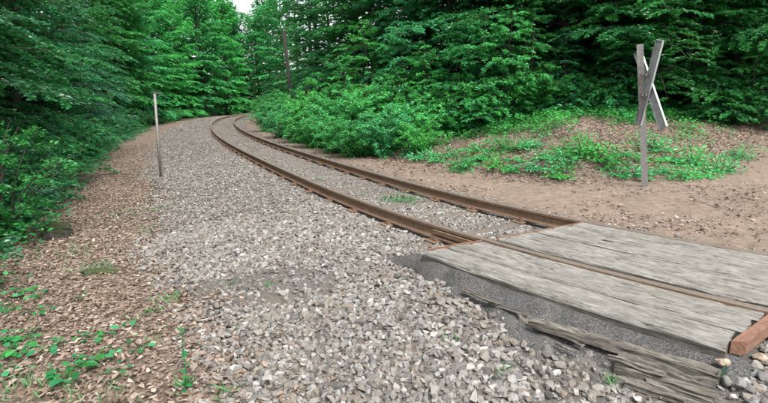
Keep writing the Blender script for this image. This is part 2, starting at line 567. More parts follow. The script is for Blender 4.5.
# ------------------------------------------------------------------ stones
def hull_shapes(n, pts, seed):
    out = []
    r = np.random.default_rng(seed)
    for i in range(n):
        v = r.normal(size=(pts, 3)); v /= np.linalg.norm(v, axis=1)[:, None]
        v *= r.uniform(.75, 1.05, size=(pts, 1))
        v *= np.array([1.0, r.uniform(.6, .9), r.uniform(.42, .7)])
        bm = bmesh.new()
        for q in v: bm.verts.new(q)
        res = bmesh.ops.convex_hull(bm, input=bm.verts)
        bmesh.ops.delete(bm, geom=[g for g in bm.verts if not g.link_faces], context='VERTS')
        bmesh.ops.triangulate(bm, faces=bm.faces)
        bmesh.ops.recalc_face_normals(bm, faces=bm.faces)
        bm.verts.index_update()
        V = np.array([q.co[:] for q in bm.verts]); Fc = np.array([[l.index for l in f.verts] for f in bm.faces])
        bm.free()
        out.append((V, Fc))
    return out
SH_NEAR = hull_shapes(30, 13, 1)
SH_FAR = hull_shapes(14, 8, 2)

def rand_rot(n, tilt=1.0, rng=RNG):
    """random yaw, limited tilt"""
    yaw = rng.uniform(0, 2 * np.pi, n); ax = rng.uniform(0, 2 * np.pi, n)
    ti = np.abs(rng.normal(0, .45 * tilt, n))
    cy_, sy_ = np.cos(yaw), np.sin(yaw)
    Rz = np.zeros((n, 3, 3)); Rz[:, 0, 0] = cy_; Rz[:, 0, 1] = -sy_; Rz[:, 1, 0] = sy_; Rz[:, 1, 1] = cy_; Rz[:, 2, 2] = 1
    k = np.stack([np.cos(ax), np.sin(ax), np.zeros(n)], 1)
    K = np.zeros((n, 3, 3)); K[:, 0, 1] = -k[:, 2]; K[:, 0, 2] = k[:, 1]; K[:, 1, 0] = k[:, 2]; K[:, 1, 2] = -k[:, 0]; K[:, 2, 0] = -k[:, 1]; K[:, 2, 1] = k[:, 0]
    R = np.eye(3)[None] + np.sin(ti)[:, None, None] * K + (1 - np.cos(ti))[:, None, None] * (K @ K)
    return R @ Rz

def assemble(shapes, which, R, sc, ps, tone):
    Vs, Fs, Ts = [], [], []
    off = 0
    for k, (v, f) in enumerate(shapes):
        m = np.where(which == k)[0]
        if len(m) == 0: continue
        w = np.einsum('nij,vj->nvi', R[m], v) * sc[m][:, None, None] + ps[m][:, None, :]
        Vs.append(w.reshape(-1, 3))
        ff = f[None] + (np.arange(len(m)) * len(v))[:, None, None] + off
        Fs.append(ff.reshape(-1, 3)); off += len(m) * len(v)
        Ts.append(np.repeat(tone[m], len(f)))
    return np.vstack(Vs), np.vstack(Fs), np.concatenate(Ts)

SLEEPERS = 4.72 + .9 * np.arange(0, 62)
DECK0, DECK1 = 1.98, 4.18
deck_end = lambda d: 3.91 + .19 * d          # the far end of the deck runs slightly askew
bare_c = P(265, 290, -.37)
def stones(s0, s1, dens, smin, smax):
    L = s1 - s0
    n = int(L * 5.6 * dens)
    s = RNG.uniform(s0, s1, n); d = RNG.uniform(-1.65, 3.95, n)
    p = T(s, d)
    w = np.ones(n)
    w *= sstep(near_edge(s) + .25, near_edge(s) - .35, d + .5 * (fbm(p[:, 0] * 1.5, p[:, 1] * 1.5, 71, 3) - .5))
    w *= np.where(d < -1.0, sstep(-1.7, -1.1, d) * .6, 1)
    near_sl = np.abs(((s - SLEEPERS[0] + .45) % .9) - .45)
    w *= np.where((near_sl < .09) & (np.abs(d) < 1.05) & (s > 4.5), .85, 1)
    w *= np.where((np.abs(np.abs(d) - .75) < .085), 0, 1)                        # rail feet
    w *= np.where((s > 1.15 + .75 * (d > .72)) & (s < deck_end(d) + .03) & (d > -.7) & (d < 1.62), 0, 1)   # under the crossing
    g = (s > 1.9) & (s < 4.3) & (d > 1.4)
    w *= np.where(g & (d < np.interp(s, [1.9, 2.5, 2.9, 3.3, 3.8, 4.3], [2.12, 2.16, 2.06, 1.82, 1.66, 1.58])), np.where(d > 1.9, .3, .05), 1)
    q = ((p[:, 0] - bare_c[0]) / .75) ** 2 + ((p[:, 1] - bare_c[1]) / .42) ** 2
    w *= np.where(q < 1.0 + .8 * (fbm(p[:, 0] * 3, p[:, 1] * 3, 81, 3) - .5), .16, 1)
    keep = RNG.random(n) < w
    u, v, dep = project(p[:, 0], p[:, 1], p[:, 2] - .25)
    keep &= (u > -70) & (u < 840) & (v < 450) & (p[:, 1] > .6)
    s, d, p = s[keep], d[keep], p[keep]
    n = len(s)
    sz = smin + (smax - smin) * RNG.beta(1.6, 3.2, n)
    sz = np.where(np.abs(d) < .72, sz * .8, sz)
    sz = np.where(d < -.8, sz * .72, sz)
    p[:, 2] = ground_z(p[:, 0], p[:, 1]) + sz * RNG.uniform(-.1, .45, n)
    return p, sz
tone_of = lambda n: np.clip(RNG.beta(2.2, 1.9, n), 0, 1)
pn, zn = stones(-1.5, 7.5, 1500, .018, .060)
wn_ = RNG.integers(0, len(SH_NEAR), len(pn)); Rn = rand_rot(len(pn), 1.2)
un, vn, dn = project(pn[:, 0], pn[:, 1], pn[:, 2])
big = zn / dn * ((un > -10) & (un < 778) & (vn < 412))
order = np.argsort(-big)
top300 = order[:300]
rest = np.setdiff1d(np.arange(len(pn)), top300)
V1, F1, T1 = assemble(SH_NEAR, wn_[rest], Rn[rest], zn[rest], pn[rest], tone_of(len(rest)))
pm, zm = stones(7.5, 16, 800, .018, .052)
V2, F2, T2 = assemble(SH_FAR, RNG.integers(0, len(SH_FAR), len(pm)), rand_rot(len(pm)), zm, pm, tone_of(len(pm)))
pf, zf = stones(16, 32, 280, .025, .06)
V3, F3, T3 = assemble(SH_FAR, RNG.integers(0, len(SH_FAR), len(pf)), rand_rot(len(pf)), zf, pf, tone_of(len(pf)))
pg, zg = stones(32, 62, 110, .035, .08)
V4, F4, T4 = assemble(SH_FAR, RNG.integers(0, len(SH_FAR), len(pg)), rand_rot(len(pg)), zg, pg, tone_of(len(pg)))
VV, FF, TT, off = [], [], [], 0
for v, f, t in ((V1, F1, T1), (V2, F2, T2), (V3, F3, T3), (V4, F4, T4)):
    VV.append(v); FF.append(f + off); TT.append(t); off += len(v)
o = link('crushed_stone', np_mesh('crushed_stone', np.vstack(VV), np.vstack(FF), M['stone'], np.concatenate(TT)), bed)
tag(o, kind='stuff')
stone_me = []
for k, (v, f) in enumerate(SH_NEAR):
    stone_me.append(np_mesh('stone', v, f, M['stone'], np.full(len(f), tone_of(1)[0])))
for i in top300:
    o = link('stone', stone_me[wn_[i]], bed)
    o.matrix_world = Matrix.Translation(pn[i]) @ Matrix(Rn[i]).to_4x4() @ Matrix.Scale(float(zn[i]), 4)

n = 26000
fs_, fd_ = 1.2 + 6.5 * RNG.beta(1, 1.8, n), RNG.uniform(-.65, 3.8, n)
kp = ~((fs_ < deck_end(fd_) + .03) & (fd_ < 1.6)); fs_, fd_ = fs_[kp], fd_[kp]
fp = T(fs_, fd_); n = len(fp)
szf = .004 + .012 * RNG.beta(1.1, 2.5, n)
fp[:, 2] = ground_z(fp[:, 0], fp[:, 1]) + szf * .6 + .004
v, f, t = assemble(hull_shapes(8, 7, 9), RNG.integers(0, 8, n), rand_rot(n), szf, fp, tone_of(n))
tag(link('stone_chip', np_mesh('stone_chip', v, f, M['stone'], t), bed), kind='stuff')

# ------------------------------------------------------------------ dry leaves and twigs
def leaf_quads(p, a, n, L, W, fold):
    """p base, a axis, n normal (all (k,3)); returns V (4k,3), F (k,4)"""
    s = np.cross(a, n); s /= np.linalg.norm(s, axis=1)[:, None] + 1e-9
    nn = np.cross(s, a)
    L = L[:, None]; W = W[:, None]; fo = fold[:, None]
    V = np.stack([p, p + a * L * .45 + s * W * .5 + nn * fo, p + a * L, p + a * L * .45 - s * W * .5 + nn * fo], 1)
    k = len(p)
    return V.reshape(-1, 3), np.arange(4 * k).reshape(k, 4)
def unit(v):
    return v / (np.linalg.norm(v, axis=1)[:, None] + 1e-9)

def oval_leaves(p, a, n, L, W, fold):
    s = np.cross(a, n); s /= np.linalg.norm(s, axis=1)[:, None] + 1e-9
    nn = np.cross(s, a)
    L = L[:, None]; W = W[:, None]; fo = fold[:, None]
    curl = (RNG.normal(0, .16, len(p)) * L[:, 0])[:, None]
    V = np.stack([p, p + a * L * .25 + s * W * .42 + nn * fo, p + a * L * .68 + s * W * .40 + nn * (fo + curl * .5), p + a * L + nn * curl,
                  p + a * L * .70 - s * W * .40 + nn * (fo + curl * .4), p + a * L * .27 - s * W * .44 + nn * fo], 1)
    k = np.arange(len(p))[:, None] * 6
    Fq = np.concatenate([k + np.array([[0, 1, 2, 3]]), k + np.array([[0, 3, 4, 5]])], 1).reshape(-1, 4)
    return V.reshape(-1, 3), Fq
def litter_patch(n, sampler, size):
    x, y, w = sampler(n)
    k = RNG.random(len(x)) < w
    x, y = x[k], y[k]
    z = ground_z(x, y) + RNG.uniform(.002, .022, len(x))
    m = len(x)
    yaw = RNG.uniform(0, 2 * np.pi, m)
    a = unit(np.stack([np.cos(yaw), np.sin(yaw), RNG.normal(0, .25, m)], 1))
    nn = unit(np.stack([RNG.normal(0, .35, m), RNG.normal(0, .35, m), np.ones(m)], 1))
    L = np.clip(RNG.lognormal(-.1, .34, m), .35, 1.6) * size; W = L * RNG.uniform(.4, .65, m)
    return oval_leaves(np.stack([x, y, z], 1), a, nn, L, W, RNG.normal(.05, .16, m) * L)
def smp_left(n):
    s = 2.0 + 24 * RNG.beta(1.0, 2.2, n); d = 2.9 + 4.0 * RNG.beta(1.4, 1.7, n)
    p = T(s, d)
    w = sstep(near_edge(s) - .95, near_edge(s) + .2, d + .7 * (fbm(p[:, 0] * 1.7, p[:, 1] * 1.7, 91, 3) - .5))
    w = w * (0.35 + .65 * sstep(.35, .6, fbm(p[:, 0] * 2.5, p[:, 1] * 2.5, 93, 3) + .1))
    return p[:, 0], p[:, 1], w
def smp_bank(n):
    x = RNG.uniform(-1, 14, n); y = RNG.uniform(4.5, 15.5, n)
    e = foot_dist(x, y); s, d = SD(x, y)
    w = sstep(-1.1, .5, e + 1.2 * (fbm(x * 1.5, y * 1.5, 95, 3) - .5)) * sstep(6, 3.5, e) * sstep(-1.5, -2.3, d)
    return x, y, np.clip(w + .55 * (d < -1.2) * (e < 0.3) * sstep(7.5, 5.0, x) * sstep(.4, .65, fbm(x * 1.2, y * 1.2, 97, 3)) + .02, 0, 1)
def smp_strip(n):
    s = RNG.uniform(9, 40, n); d = RNG.uniform(-4.2, -1.25, n)
    p = T(s, d)
    return p[:, 0], p[:, 1], sstep(-1.3, -2.2, d) * .8
VV, FF, off = [], [], 0
for smp, n, size in ((smp_left, 72000, .038), (smp_bank, 95000, .042), (smp_strip, 14000, .052)):
    v, f = litter_patch(n, smp, size)
    VV.append(v); FF.append(f + off); off += len(v)
FF = np.vstack(FF)
lit = link('leaf_litter', np_mesh('leaf_litter', np.vstack(VV), FF, M['litter'], np.repeat(RNG.beta(1.7, 1.7, len(FF) // 2), 2)))
tag(lit, 'dry brown fallen leaves strewn over both verges of the track', 'leaf litter', kind='stuff')

def tube(pts, rad, sides=6, cap=True):
    pts = np.asarray(pts, float); n = len(pts)
    rad = np.broadcast_to(np.asarray(rad, float), (n,))
    tan = np.gradient(pts, axis=0); tan = unit(tan)
    ref = np.array([0, 0, 1.0]) if abs(tan[0, 2]) < .9 else np.array([1.0, 0, 0])
    a = unit(np.cross(tan, ref)); b = np.cross(tan, a)
    an = np.linspace(0, 2 * np.pi, sides, endpoint=False)
    V = pts[:, None] + rad[:, None, None] * (np.cos(an)[None, :, None] * a[:, None] + np.sin(an)[None, :, None] * b[:, None])
    i = np.arange(n * sides).reshape(n, sides); j = np.roll(i, -1, 1)
    Fq = np.stack([i[:-1], j[:-1], j[1:], i[1:]], -1).reshape(-1, 4)
    V = V.reshape(-1, 3)
    if cap:
        c0, c1 = len(V), len(V) + 1
        V = np.vstack([V, pts[:1], pts[-1:]])
        k = np.arange(sides); kk = np.roll(k, -1)
        Fq = np.vstack([Fq, np.stack([kk, k, np.full(sides, c0), np.full(sides, c0)], -1),
                        np.stack([k + (n - 1) * sides, kk + (n - 1) * sides, np.full(sides, c1), np.full(sides, c1)], -1)])
    return V, Fq
class Acc:
    def __init__(self): self.V, self.F, self.n = [], [], 0
    def add(self, vf):
        v, f = vf
        self.V.append(v); self.F.append(f + self.n); self.n += len(v)
        return self
    def mesh(self, name, mat, smooth=True, tone=None):
        V = np.vstack(self.V); Fq = np.vstack(self.F)
        me = bpy.data.meshes.new(name)
        me.from_pydata(V.tolist(), [], [list(dict.fromkeys(f)) for f in Fq.tolist()])
        me.polygons.foreach_set('use_smooth', np.full(len(me.polygons), smooth, dtype=bool))
        me.materials.append(mat)
        return me
def box(c, half, R=None):
    q = np.array([(x, y, z) for x in (-1, 1) for y in (-1, 1) for z in (-1, 1)], float) * np.asarray(half, float)
    if R is not None: q = q @ np.asarray(R).T
    return q + np.asarray(c, float), np.array([(0, 1, 3, 2), (4, 6, 7, 5), (0, 4, 5, 1), (2, 3, 7, 6), (0, 2, 6, 4), (1, 5, 7, 3)])
def rotz(a):
    return np.array([[math.cos(a), -math.sin(a), 0], [math.sin(a), math.cos(a), 0], [0, 0, 1.0]])
def bevel_obj(o, w, seg=2):
    m = o.modifiers.new('bevel', 'BEVEL'); m.width = w; m.segments = seg; m.limit_method = 'ANGLE'
    return o

# ------------------------------------------------------------------ rails
PROFILE = np.array([(-.028, 0), (.028, 0), (.0335, -.006), (.034, -.032), (.012, -.044), (.0085, -.060), (.0085, -.108), (.018, -.120),
                    (.058, -.131), (.0605, -.142), (-.0605, -.142), (-.058, -.131), (-.018, -.120), (-.0085, -.108), (-.0085, -.060),
                    (-.012, -.044), (-.034, -.032), (-.0335, -.006)])
def rail(dc, label):
    ss = np.concatenate([np.arange(-6, 12, .12), np.arange(12, 40, .35), np.arange(40, 97, .7)])
    V = np.stack([T(ss, dc + a, b) for a, b in PROFILE], 1)
    n, m = V.shape[:2]
    i = np.arange(n * m).reshape(n, m); j = np.roll(i, -1, 1)
    Fq = np.stack([i[:-1], j[:-1], j[1:], i[1:]], -1)
    mi = np.zeros(Fq.shape[:2], int); mi[:, [0, 1, 17]] = 1; mi[:, [7, 8, 10, 11]] = 2
    me = np_mesh('rail', V.reshape(-1, 3), Fq.reshape(-1, 4), [M['rail_side'], M['rail_top'], M['plate']], midx=mi.ravel())
    bm = bmesh.new(); bm.from_mesh(me); bmesh.ops.recalc_face_normals(bm, faces=bm.faces); bm.to_mesh(me); bm.free()
    return tag(link('rail', me), label, 'rail', 'two rails of the curved track')
rail_n = rail(.75, 'nearer rusty brown rail, curving away on the ballast side')
rail_f = rail(-.75, 'farther rusty brown rail, running along the dirt bank side')
ja = Acc()
for dd in (.7885, .7115):
    pp = T(np.array([4.36, 4.66]), np.array([dd, dd]), -.075)
    ja.add(box(pp.mean(0), (.30, .011, .026), rotz(heading(4.5))))
jo = bevel_obj(link('joint_bar', ja.mesh('joint_bar', M['rail_side'], False), rail_n), .004)

# ------------------------------------------------------------------ sleepers
def sleeper_meshes():
    a = Acc()
    # inverted trough: a flat top with sloping sides, curved slightly at the ends
    xs = np.array([-1.14, -1.1, -.9, -.4, 0, .4, .9, 1.1, 1.14])
    prof = np.array([(-.115, -.11), (-.062, -.004), (-.05, 0), (.05, 0), (.062, -.004), (.115, -.11)])
    V = np.array([[(w * (.93 if abs(x) > 1.12 else 1), x, z - (.05 if abs(x) > 1.12 else .006 if abs(x) > 1.0 else 0)) for w, z in prof] for x in xs])
    n, m = V.shape[:2]
    i = np.arange(n * m).reshape(n, m)
    a.add((V.reshape(-1, 3), np.stack([i[:-1, :-1], i[:-1, 1:], i[1:, 1:], i[1:, :-1]], -1).reshape(-1, 4)))
    body = a.mesh('body', M['sleeper'], False)
    pl = Acc().add(box((0, 0, .007), (.085, .17, .007))).mesh('tie_plate', M['plate'], False)
    cl = Acc()
    cl.add(box((0, 0, .008), (.045, .028, .008)))
    cl.add(tube([(0, 0, .012), (0, 0, .048)], .011, 8))
    an = np.linspace(0, 2 * np.pi, 6, endpoint=False)
    cl.add(tube([(0, 0, .016), (0, 0, .034)], .021, 6))
    clip = cl.mesh('rail_clip', M['bolt'], False)
    return body, pl, clip
sl_body, sl_plate, sl_clip = sleeper_meshes()
n_named = 9
for i, s in enumerate(SLEEPERS):
    loc = T(s, 0.0, -.166 + random.uniform(-.006, .003))
    r = empty('sleeper', loc, heading(s) + random.uniform(-.02, .02))
    if i < n_named:
        lab = 'rusty steel sleeper half buried in ballast, %s from the timber crossing' % ordw(i)
        tag(r, lab, 'sleeper', 'sleepers under the track')
    else:
        tag(r, 'distant rusty sleeper along the track, beyond the nine nearest the timber crossing', 'sleeper', 'distant sleepers under the track')
    link('body', sl_body, r)
    if i < 26:
        for dd in (.75, -.75):
            pl = link('tie_plate', sl_plate, r); pl.location = (0, dd, .001)
            for q in (-.088, .088):
                c = link('rail_clip', sl_clip, pl)
                c.location = (random.uniform(-.01, .01), q, .014); c.rotation_euler = (0, 0, random.uniform(-.15, .15))

# ------------------------------------------------------------------ timber crossing
def loft_wood(name, parent, mat, axis_fn, L0, L1, w0, w1, ztop, thick, seed, nl=90, nw=16, rough=.004, crack=.012,
              wear=.012, rag0=0.0, rag1=0.0, sag=0.0, tilt=0.0, warp=0.0, skew=0.0):
    """a weathered timber; axis_fn(l, w, z) -> world; l along the grain"""
    sd_ = seed
    wn2 = np.linspace(0, 1, nw)
    ring_w = np.concatenate([[0, 0, 0, 0], wn2, [1, 1, 1, 1]])
    ring_t = np.concatenate([[1, .7, .4, .15], np.zeros(nw), [.15, .4, .7, 1]])
    l = np.linspace(0, 1, nl)
    LL, I = np.meshgrid(l, np.arange(len(ring_w)), indexing='ij')
    W = ring_w[I]; Tt = ring_t[I]
    ww = w0 + (w1 - w0) * W
    e0 = L0 + rag0 * (fbm(ww * 22, ww * 0 + seed, sd_ + 3, 3) - .2); e1 = L1 + skew * ww - rag1 * (fbm(ww * 22, ww * 0 + seed + 9, sd_ + 5, 3) - .2)
    lw = e0 + (e1 - e0) * LL
    grain = fbm(lw * 2.2 + seed * 3.1, ww * 45, sd_, 3)
    fine = fbm(lw * 8 + seed, ww * 110, sd_ + 1, 2)
    cr = np.clip(np.abs(fbm(lw * 1.1 + seed * 7, ww * 15, sd_ + 2, 3) - .5) / .05, 0, 1)
    z = -Tt * thick
    top = (Tt < .01)
    edge = np.minimum(W, 1 - W) * abs(w1 - w0)
    z = z + np.where(top, -rough * 2 * grain - rough * fine - crack * (1 - cr) * sstep(.28, .5, fbm(lw * 3, ww * 4 + seed, sd_ + 4, 2)), 0)
    z = z - np.where(Tt < .2, wear * (.4 + 1.2 * fbm(lw * 4, W * 2 + seed, sd_ + 6, 3)) * sstep(.028, 0, edge), 0)
    z = z - sag * (2 * LL - 1) ** 2 + tilt * (W - .5)
    side = (fbm(lw * 3, Tt * 9 + seed, sd_ + 7, 3) - .5) * rough * 4
    ww = ww + np.where(W < .001, side, 0) - np.where(W > .999, side, 0)
    if warp:
        ww = ww + warp * (fbm(lw * 5 + seed * 3, lw * 0 + 2, seed, 3) - .5) + warp * .5 * (fbm(lw * 9, W * 3 + Tt * 2 + seed, seed + 1, 3) - .5)
        z = z + warp * .9 * (fbm(lw * 4 + seed * 5, W * 1.5 + 7, seed + 2, 3) - .5)
    Pw = axis_fn(lw, ww, z + ztop)
    n, m = LL.shape
    i = np.arange(n * m).reshape(n, m)
    Fq = np.stack([i[:-1], np.roll(i, -1, 1)[:-1], np.roll(i, -1, 1)[1:], i[1:]], -1).reshape(-1, 4)
    V = Pw.reshape(-1, 3)
    uv = np.stack([lw + seed * 1.7, ww + np.where(Tt > .01, Tt * thick, 0) + seed * .37], -1).reshape(-1, 2)
    # end caps as quad strips between the two halves of the ring
    caps = []
    h = m // 2
    for row, flip in ((0, False), (n - 1, True)):
        for k in range(h - 1):
            q = [i[row, k], i[row, k + 1], i[row, m - 2 - k], i[row, m - 1 - k]]
            caps.append(q[::-1] if flip else q)
    Fq = np.vstack([Fq, np.array(caps)])
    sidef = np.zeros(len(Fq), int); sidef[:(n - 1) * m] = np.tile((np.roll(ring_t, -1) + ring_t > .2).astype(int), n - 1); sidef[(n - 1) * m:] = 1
    me = np_mesh(name, V, Fq, [mat, M['rotten']], uv=uv, midx=sidef)  # sides and ends take the darker wood: unbleached, plus edge shade painted in
    bm = bmesh.new(); bm.from_mesh(me); bmesh.ops.recalc_face_normals(bm, faces=bm.faces); bm.to_mesh(me); bm.free()
    return link(name, me, parent)

tax = lambda l, w, z: T(l, w, z)
root = empty('timber_crossing', T(3.1, 0, -.2))
tag(root, 'weathered grey timber level crossing deck laid around the rails', 'level crossing')
def under(o, r=root):
    o.matrix_parent_inverse = r.matrix_world.inverted()
    return o
bpy.context.view_layer.update()
_a, _c = P(731.5, 340.5, -.003), P(768, 314, -.003)
(_sa, _sc), (_da, _dc) = SD(np.array([_a[0], _c[0]]), np.array([_a[1], _c[1]]))
plank_end = lambda d: float(_sa + (d - _da) * (_sc - _sa) / (_dc - _da)) + .012
planks = [(.797, .960, 0.0), (.970, 1.226, .003), (1.234, 1.525, .0)]
edges = np.array([.628, .36, .10, -.165, -.43, -.698])
for k in range(5):
    planks.append((edges[k + 1] + .004, edges[k] - .004, .004 + .006 * (k > 1)))
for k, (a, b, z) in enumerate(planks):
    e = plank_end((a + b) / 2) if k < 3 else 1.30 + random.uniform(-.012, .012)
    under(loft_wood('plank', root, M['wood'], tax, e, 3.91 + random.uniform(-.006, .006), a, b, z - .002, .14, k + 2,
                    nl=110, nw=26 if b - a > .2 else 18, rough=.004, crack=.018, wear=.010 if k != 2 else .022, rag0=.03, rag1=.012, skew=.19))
def edge_plate(s0, s1, d0, d1, z0, z1, name, mat):
    a = Acc()
    c = T((s0 + s1) / 2, (d0 + d1) / 2, (z0 + z1) / 2)
    a.add(box((0, 0, 0), ((s1 - s0) / 2, abs(d1 - d0) / 2, (z1 - z0) / 2)))
    o = link(name, a.mesh(name, mat, False), root)
    o.matrix_world = Matrix.Translation(c) @ Matrix.Rotation(heading((s0 + s1) / 2), 4, 'Z')
    bevel_obj(o, .003)
    return under_keep(o)
def under_keep(o):
    mw = o.matrix_world.copy()
    o.matrix_parent_inverse = root.matrix_world.inverted()
    o.matrix_basis = mw
    return o
for d0, d1 in ((.80, 1.47), (-.70, .628)):
    o = edge_plate(4.0, 4.01, d0, d1, -.13, .004, 'end_plate', M['beam'])
    q0, q1 = T(deck_end(d0) + .014, d0, -.063), T(deck_end(d1) + .014, d1, -.063)
    o.matrix_basis = Matrix.Translation((q0 + q1) / 2) @ Matrix.Rotation(math.atan2(q1[1] - q0[1], q1[0] - q0[0]) + math.pi / 2, 4, 'Z')
# rusty angle at the other end, its near end placed from the photograph
A_, B_, C_ = P(731.5, 340.5, -.003), P(747, 342, -.003), P(768, 314, -.003)
ddr = (C_ - A_) / np.linalg.norm(C_ - A_)
Lb_ = .62
top4 = [A_, B_, B_ + ddr * Lb_, A_ + ddr * Lb_]
bm = bmesh.new()
tv = [bm.verts.new(q) for q in top4]; bv = [bm.verts.new(q - np.array([0, 0, .085])) for q in top4]
bm.faces.new(tv); bm.faces.new(bv[::-1])
for k in range(4): bm.faces.new((tv[k], bv[k], bv[(k + 1) % 4], tv[(k + 1) % 4]))
bmesh.ops.recalc_face_normals(bm, faces=bm.faces)
bmesh.ops.subdivide_edges(bm, edges=bm.edges[:], cuts=5, use_grid_fill=True)
for q in bm.verts:
    q.co += Vector((random.gauss(0, .0008), random.gauss(0, .0008), random.gauss(0, .0008)))
bme = bpy.data.meshes.new('end_beam'); bm.to_mesh(bme); bm.free(); bme.materials.append(M['beam'])
under(link('end_beam', bme, root))
edge_plate(1.16, 1.28, -.70, .628, -.15, -.004, 'end_beam', M['beam'])

# grit packed along the crossing
gs = np.linspace(1.7, 4.75, 90); gt = np.linspace(0, 1, 46)
S2, T2_ = np.meshgrid(gs, gt, indexing='ij')
w_out_ = np.interp(S2, [1.7, 2.0, 2.5, 2.9, 3.3, 3.8, 4.3, 4.75], [.3, .40, .66, .74, .48, .30, .22, .1])
D2 = 1.38 + T2_ * (w_out_ + .1 + .25 * (fbm(S2 * 5, T2_ * 0, 13, 2) - .5))
gp = T(S2, D2)
gz0 = ground_z(gp[..., 0], gp[..., 1])
z_in = np.interp(S2, [1.7, 2.0, 2.6, 3.2, 4.0, 4.4, 4.75], [-.22, -.09, -.075, -.07, -.06, -.11, -.24]) - .085 * sstep(1.52, 1.72, D2)
fade = sstep(1.0, .35, T2_) * sstep(1.7, 2.0, S2) * sstep(4.75, 4.4, S2)
gz = gz0 - .05 + (z_in - gz0 + .05) * fade + (fbm(S2 * 7, D2 * 7, 15, 4) - .5) * .05 * sstep(.02, .3, T2_) + .06 * sstep(.9, .7, T2_) * (1 - fade)
i = np.arange(S2.size).reshape(S2.shape)
gf = np.stack([i[:-1, :-1], i[:-1, 1:], i[1:, 1:], i[1:, :-1]], -1).reshape(-1, 4)
grit = link('grit_patch', np_mesh('grit_patch', np.stack([gp[..., 0], gp[..., 1], gz], -1).reshape(-1, 3), gf, M['grit'], smooth=True))
tag(grit, 'dark grey grit packed along the near edge of the timber crossing', 'grit', kind='stuff')
SH_G = hull_shapes(8, 6, 5)
n = 9000
a_ = RNG.integers(0, S2.shape[0] - 1, n); b_ = RNG.integers(3, S2.shape[1] - 6, n)
fa, fb = RNG.random(n), RNG.random(n)
lerp = lambda A: (A[a_, b_] * (1 - fa) + A[a_ + 1, b_] * fa) * (1 - fb) + (A[a_, b_ + 1] * (1 - fa) + A[a_ + 1, b_ + 1] * fa) * fb
gps = np.stack([lerp(gp[..., 0]), lerp(gp[..., 1]), lerp(gz) + .001], 1)
v, f, t = assemble(SH_G, RNG.integers(0, 8, n), rand_rot(n), RNG.uniform(.003, .0085, n), gps, RNG.beta(1.6, 2.2, n))
tag(link('grit_grain', np_mesh('grit_grain', v, f, M['grain'], t), grit), kind='stuff')
GRIT_Z = lambda s, d: float(gz[np.abs(gs - s).argmin(), np.abs(D2[np.abs(gs - s).argmin()] - d).argmin()])

# pebbles on the dirt path
n = 26000
px, py = RNG.uniform(-1, 11, n), RNG.uniform(3.5, 13, n)
ps_, pd_ = SD(px, py); pe_ = foot_dist(px, py)
kp = (pd_ < -.85) & (pe_ < .8) & (RNG.random(n) < .12 + .75 * sstep(-2.6, -1.0, pd_) + .35 * sstep(.5, .65, fbm(px * 1.4, py * 1.4, 19, 3)))
px, py = px[kp], py[kp]; n = len(px); szp = .006 + .024 * RNG.beta(1.1, 3.5, n)
v, f, t = assemble(SH_G, RNG.integers(0, 8, n), rand_rot(n), szp, np.stack([px, py, ground_z(px, py) + szp * .3], 1), np.clip(RNG.beta(2, 1.6, n), 0, 1))
tag(link('pebble', np_mesh('pebble', v, f, M['stone'], t)), 'small pebbles strewn over the beige dirt path', 'pebbles', kind='stuff')

# old broken timber in front of the crossing
def straight(p0, p1, roll=0.0):
    p0 = np.asarray(p0, float); p1 = np.asarray(p1, float)
    D = p1 - p0; L = np.linalg.norm(D); a = D / L
    side = np.cross(a, (0, 0, 1)); side /= np.linalg.norm(side)
    up = np.cross(side, a)
    s2 = side * math.cos(roll) + up * math.sin(roll); u2 = -side * math.sin(roll) + up * math.cos(roll)
    fn = lambda l, w, z: p0 + l[..., None] * a + w[..., None] * s2 + z[..., None] * u2
    return fn, L
bt = empty('broken_timber', P(690, 385, -.2))
tag(bt, 'split and rotting old timber with green painted end, beside the crossing', 'timber')
bpy.context.view_layer.update()
def wood_piece(name, parent, u0, v0, z0, u1, v1, z1, w, th, seed, mat='rotten', roll=0.0, **kw):
    fn, L = straight(P(u0, v0, z0), P(u1, v1, z1), roll)
    o = loft_wood(name, parent, M[mat], fn, 0, L, -w / 2, w / 2, 0, th, seed, **kw)
    return under(o, parent)
bpy.context.view_layer.update()
wood_piece('top_slab', bt, 529, 313, -.055, 722, 369, -.055, .075, .075, 12, 'rotten', .05, nl=110, nw=16, rough=.010, crack=.02, wear=.018, rag0=.10, rag1=.01, warp=.03)
wood_piece('splinter', bt, 612, 349, -.09, 719, 379, -.085, .085, .075, 14, 'rotten', -.15, nl=80, nw=12, rough=.008, crack=.03, wear=.022, rag0=.08, rag1=.02, warp=.035)
wood_piece('splinter', bt, 608, 357, -.12, 718, 390, -.115, .085, .08, 15, 'rotten', .1, nl=80, nw=12, rough=.008, crack=.03, wear=.022, rag0=.10, rag1=.03, warp=.035)
wood_piece('splinter', bt, 600, 369, -.16, 712, 404, -.16, .085, .08, 16, 'rotten', -.1, nl=80, nw=12, rough=.008, crack=.03, wear=.022, rag0=.06, rag1=.02, warp=.035)
wood_piece('splinter', bt, 640, 372, -.14, 716, 398, -.135, .05, .06, 17, 'rotten', .3, nl=60, nw=12, rough=.008, crack=.03, wear=.02, rag0=.12, rag1=.03, warp=.035)
for k, (u0, v0, z0, u1, v1, z1, w, th) in enumerate(((604, 352, -.085, 668, 368, -.08, .03, .04), (622, 378, -.15, 690, 399, -.145, .03, .04))):
    wood_piece('splinter', bt, u0, v0, z0, u1, v1, z1, w, th, 30 + k, 'rotten', .4 - .2 * k, nl=50, nw=8, rough=.008, crack=.02, wear=.008, rag0=.06, rag1=.05, warp=.05)
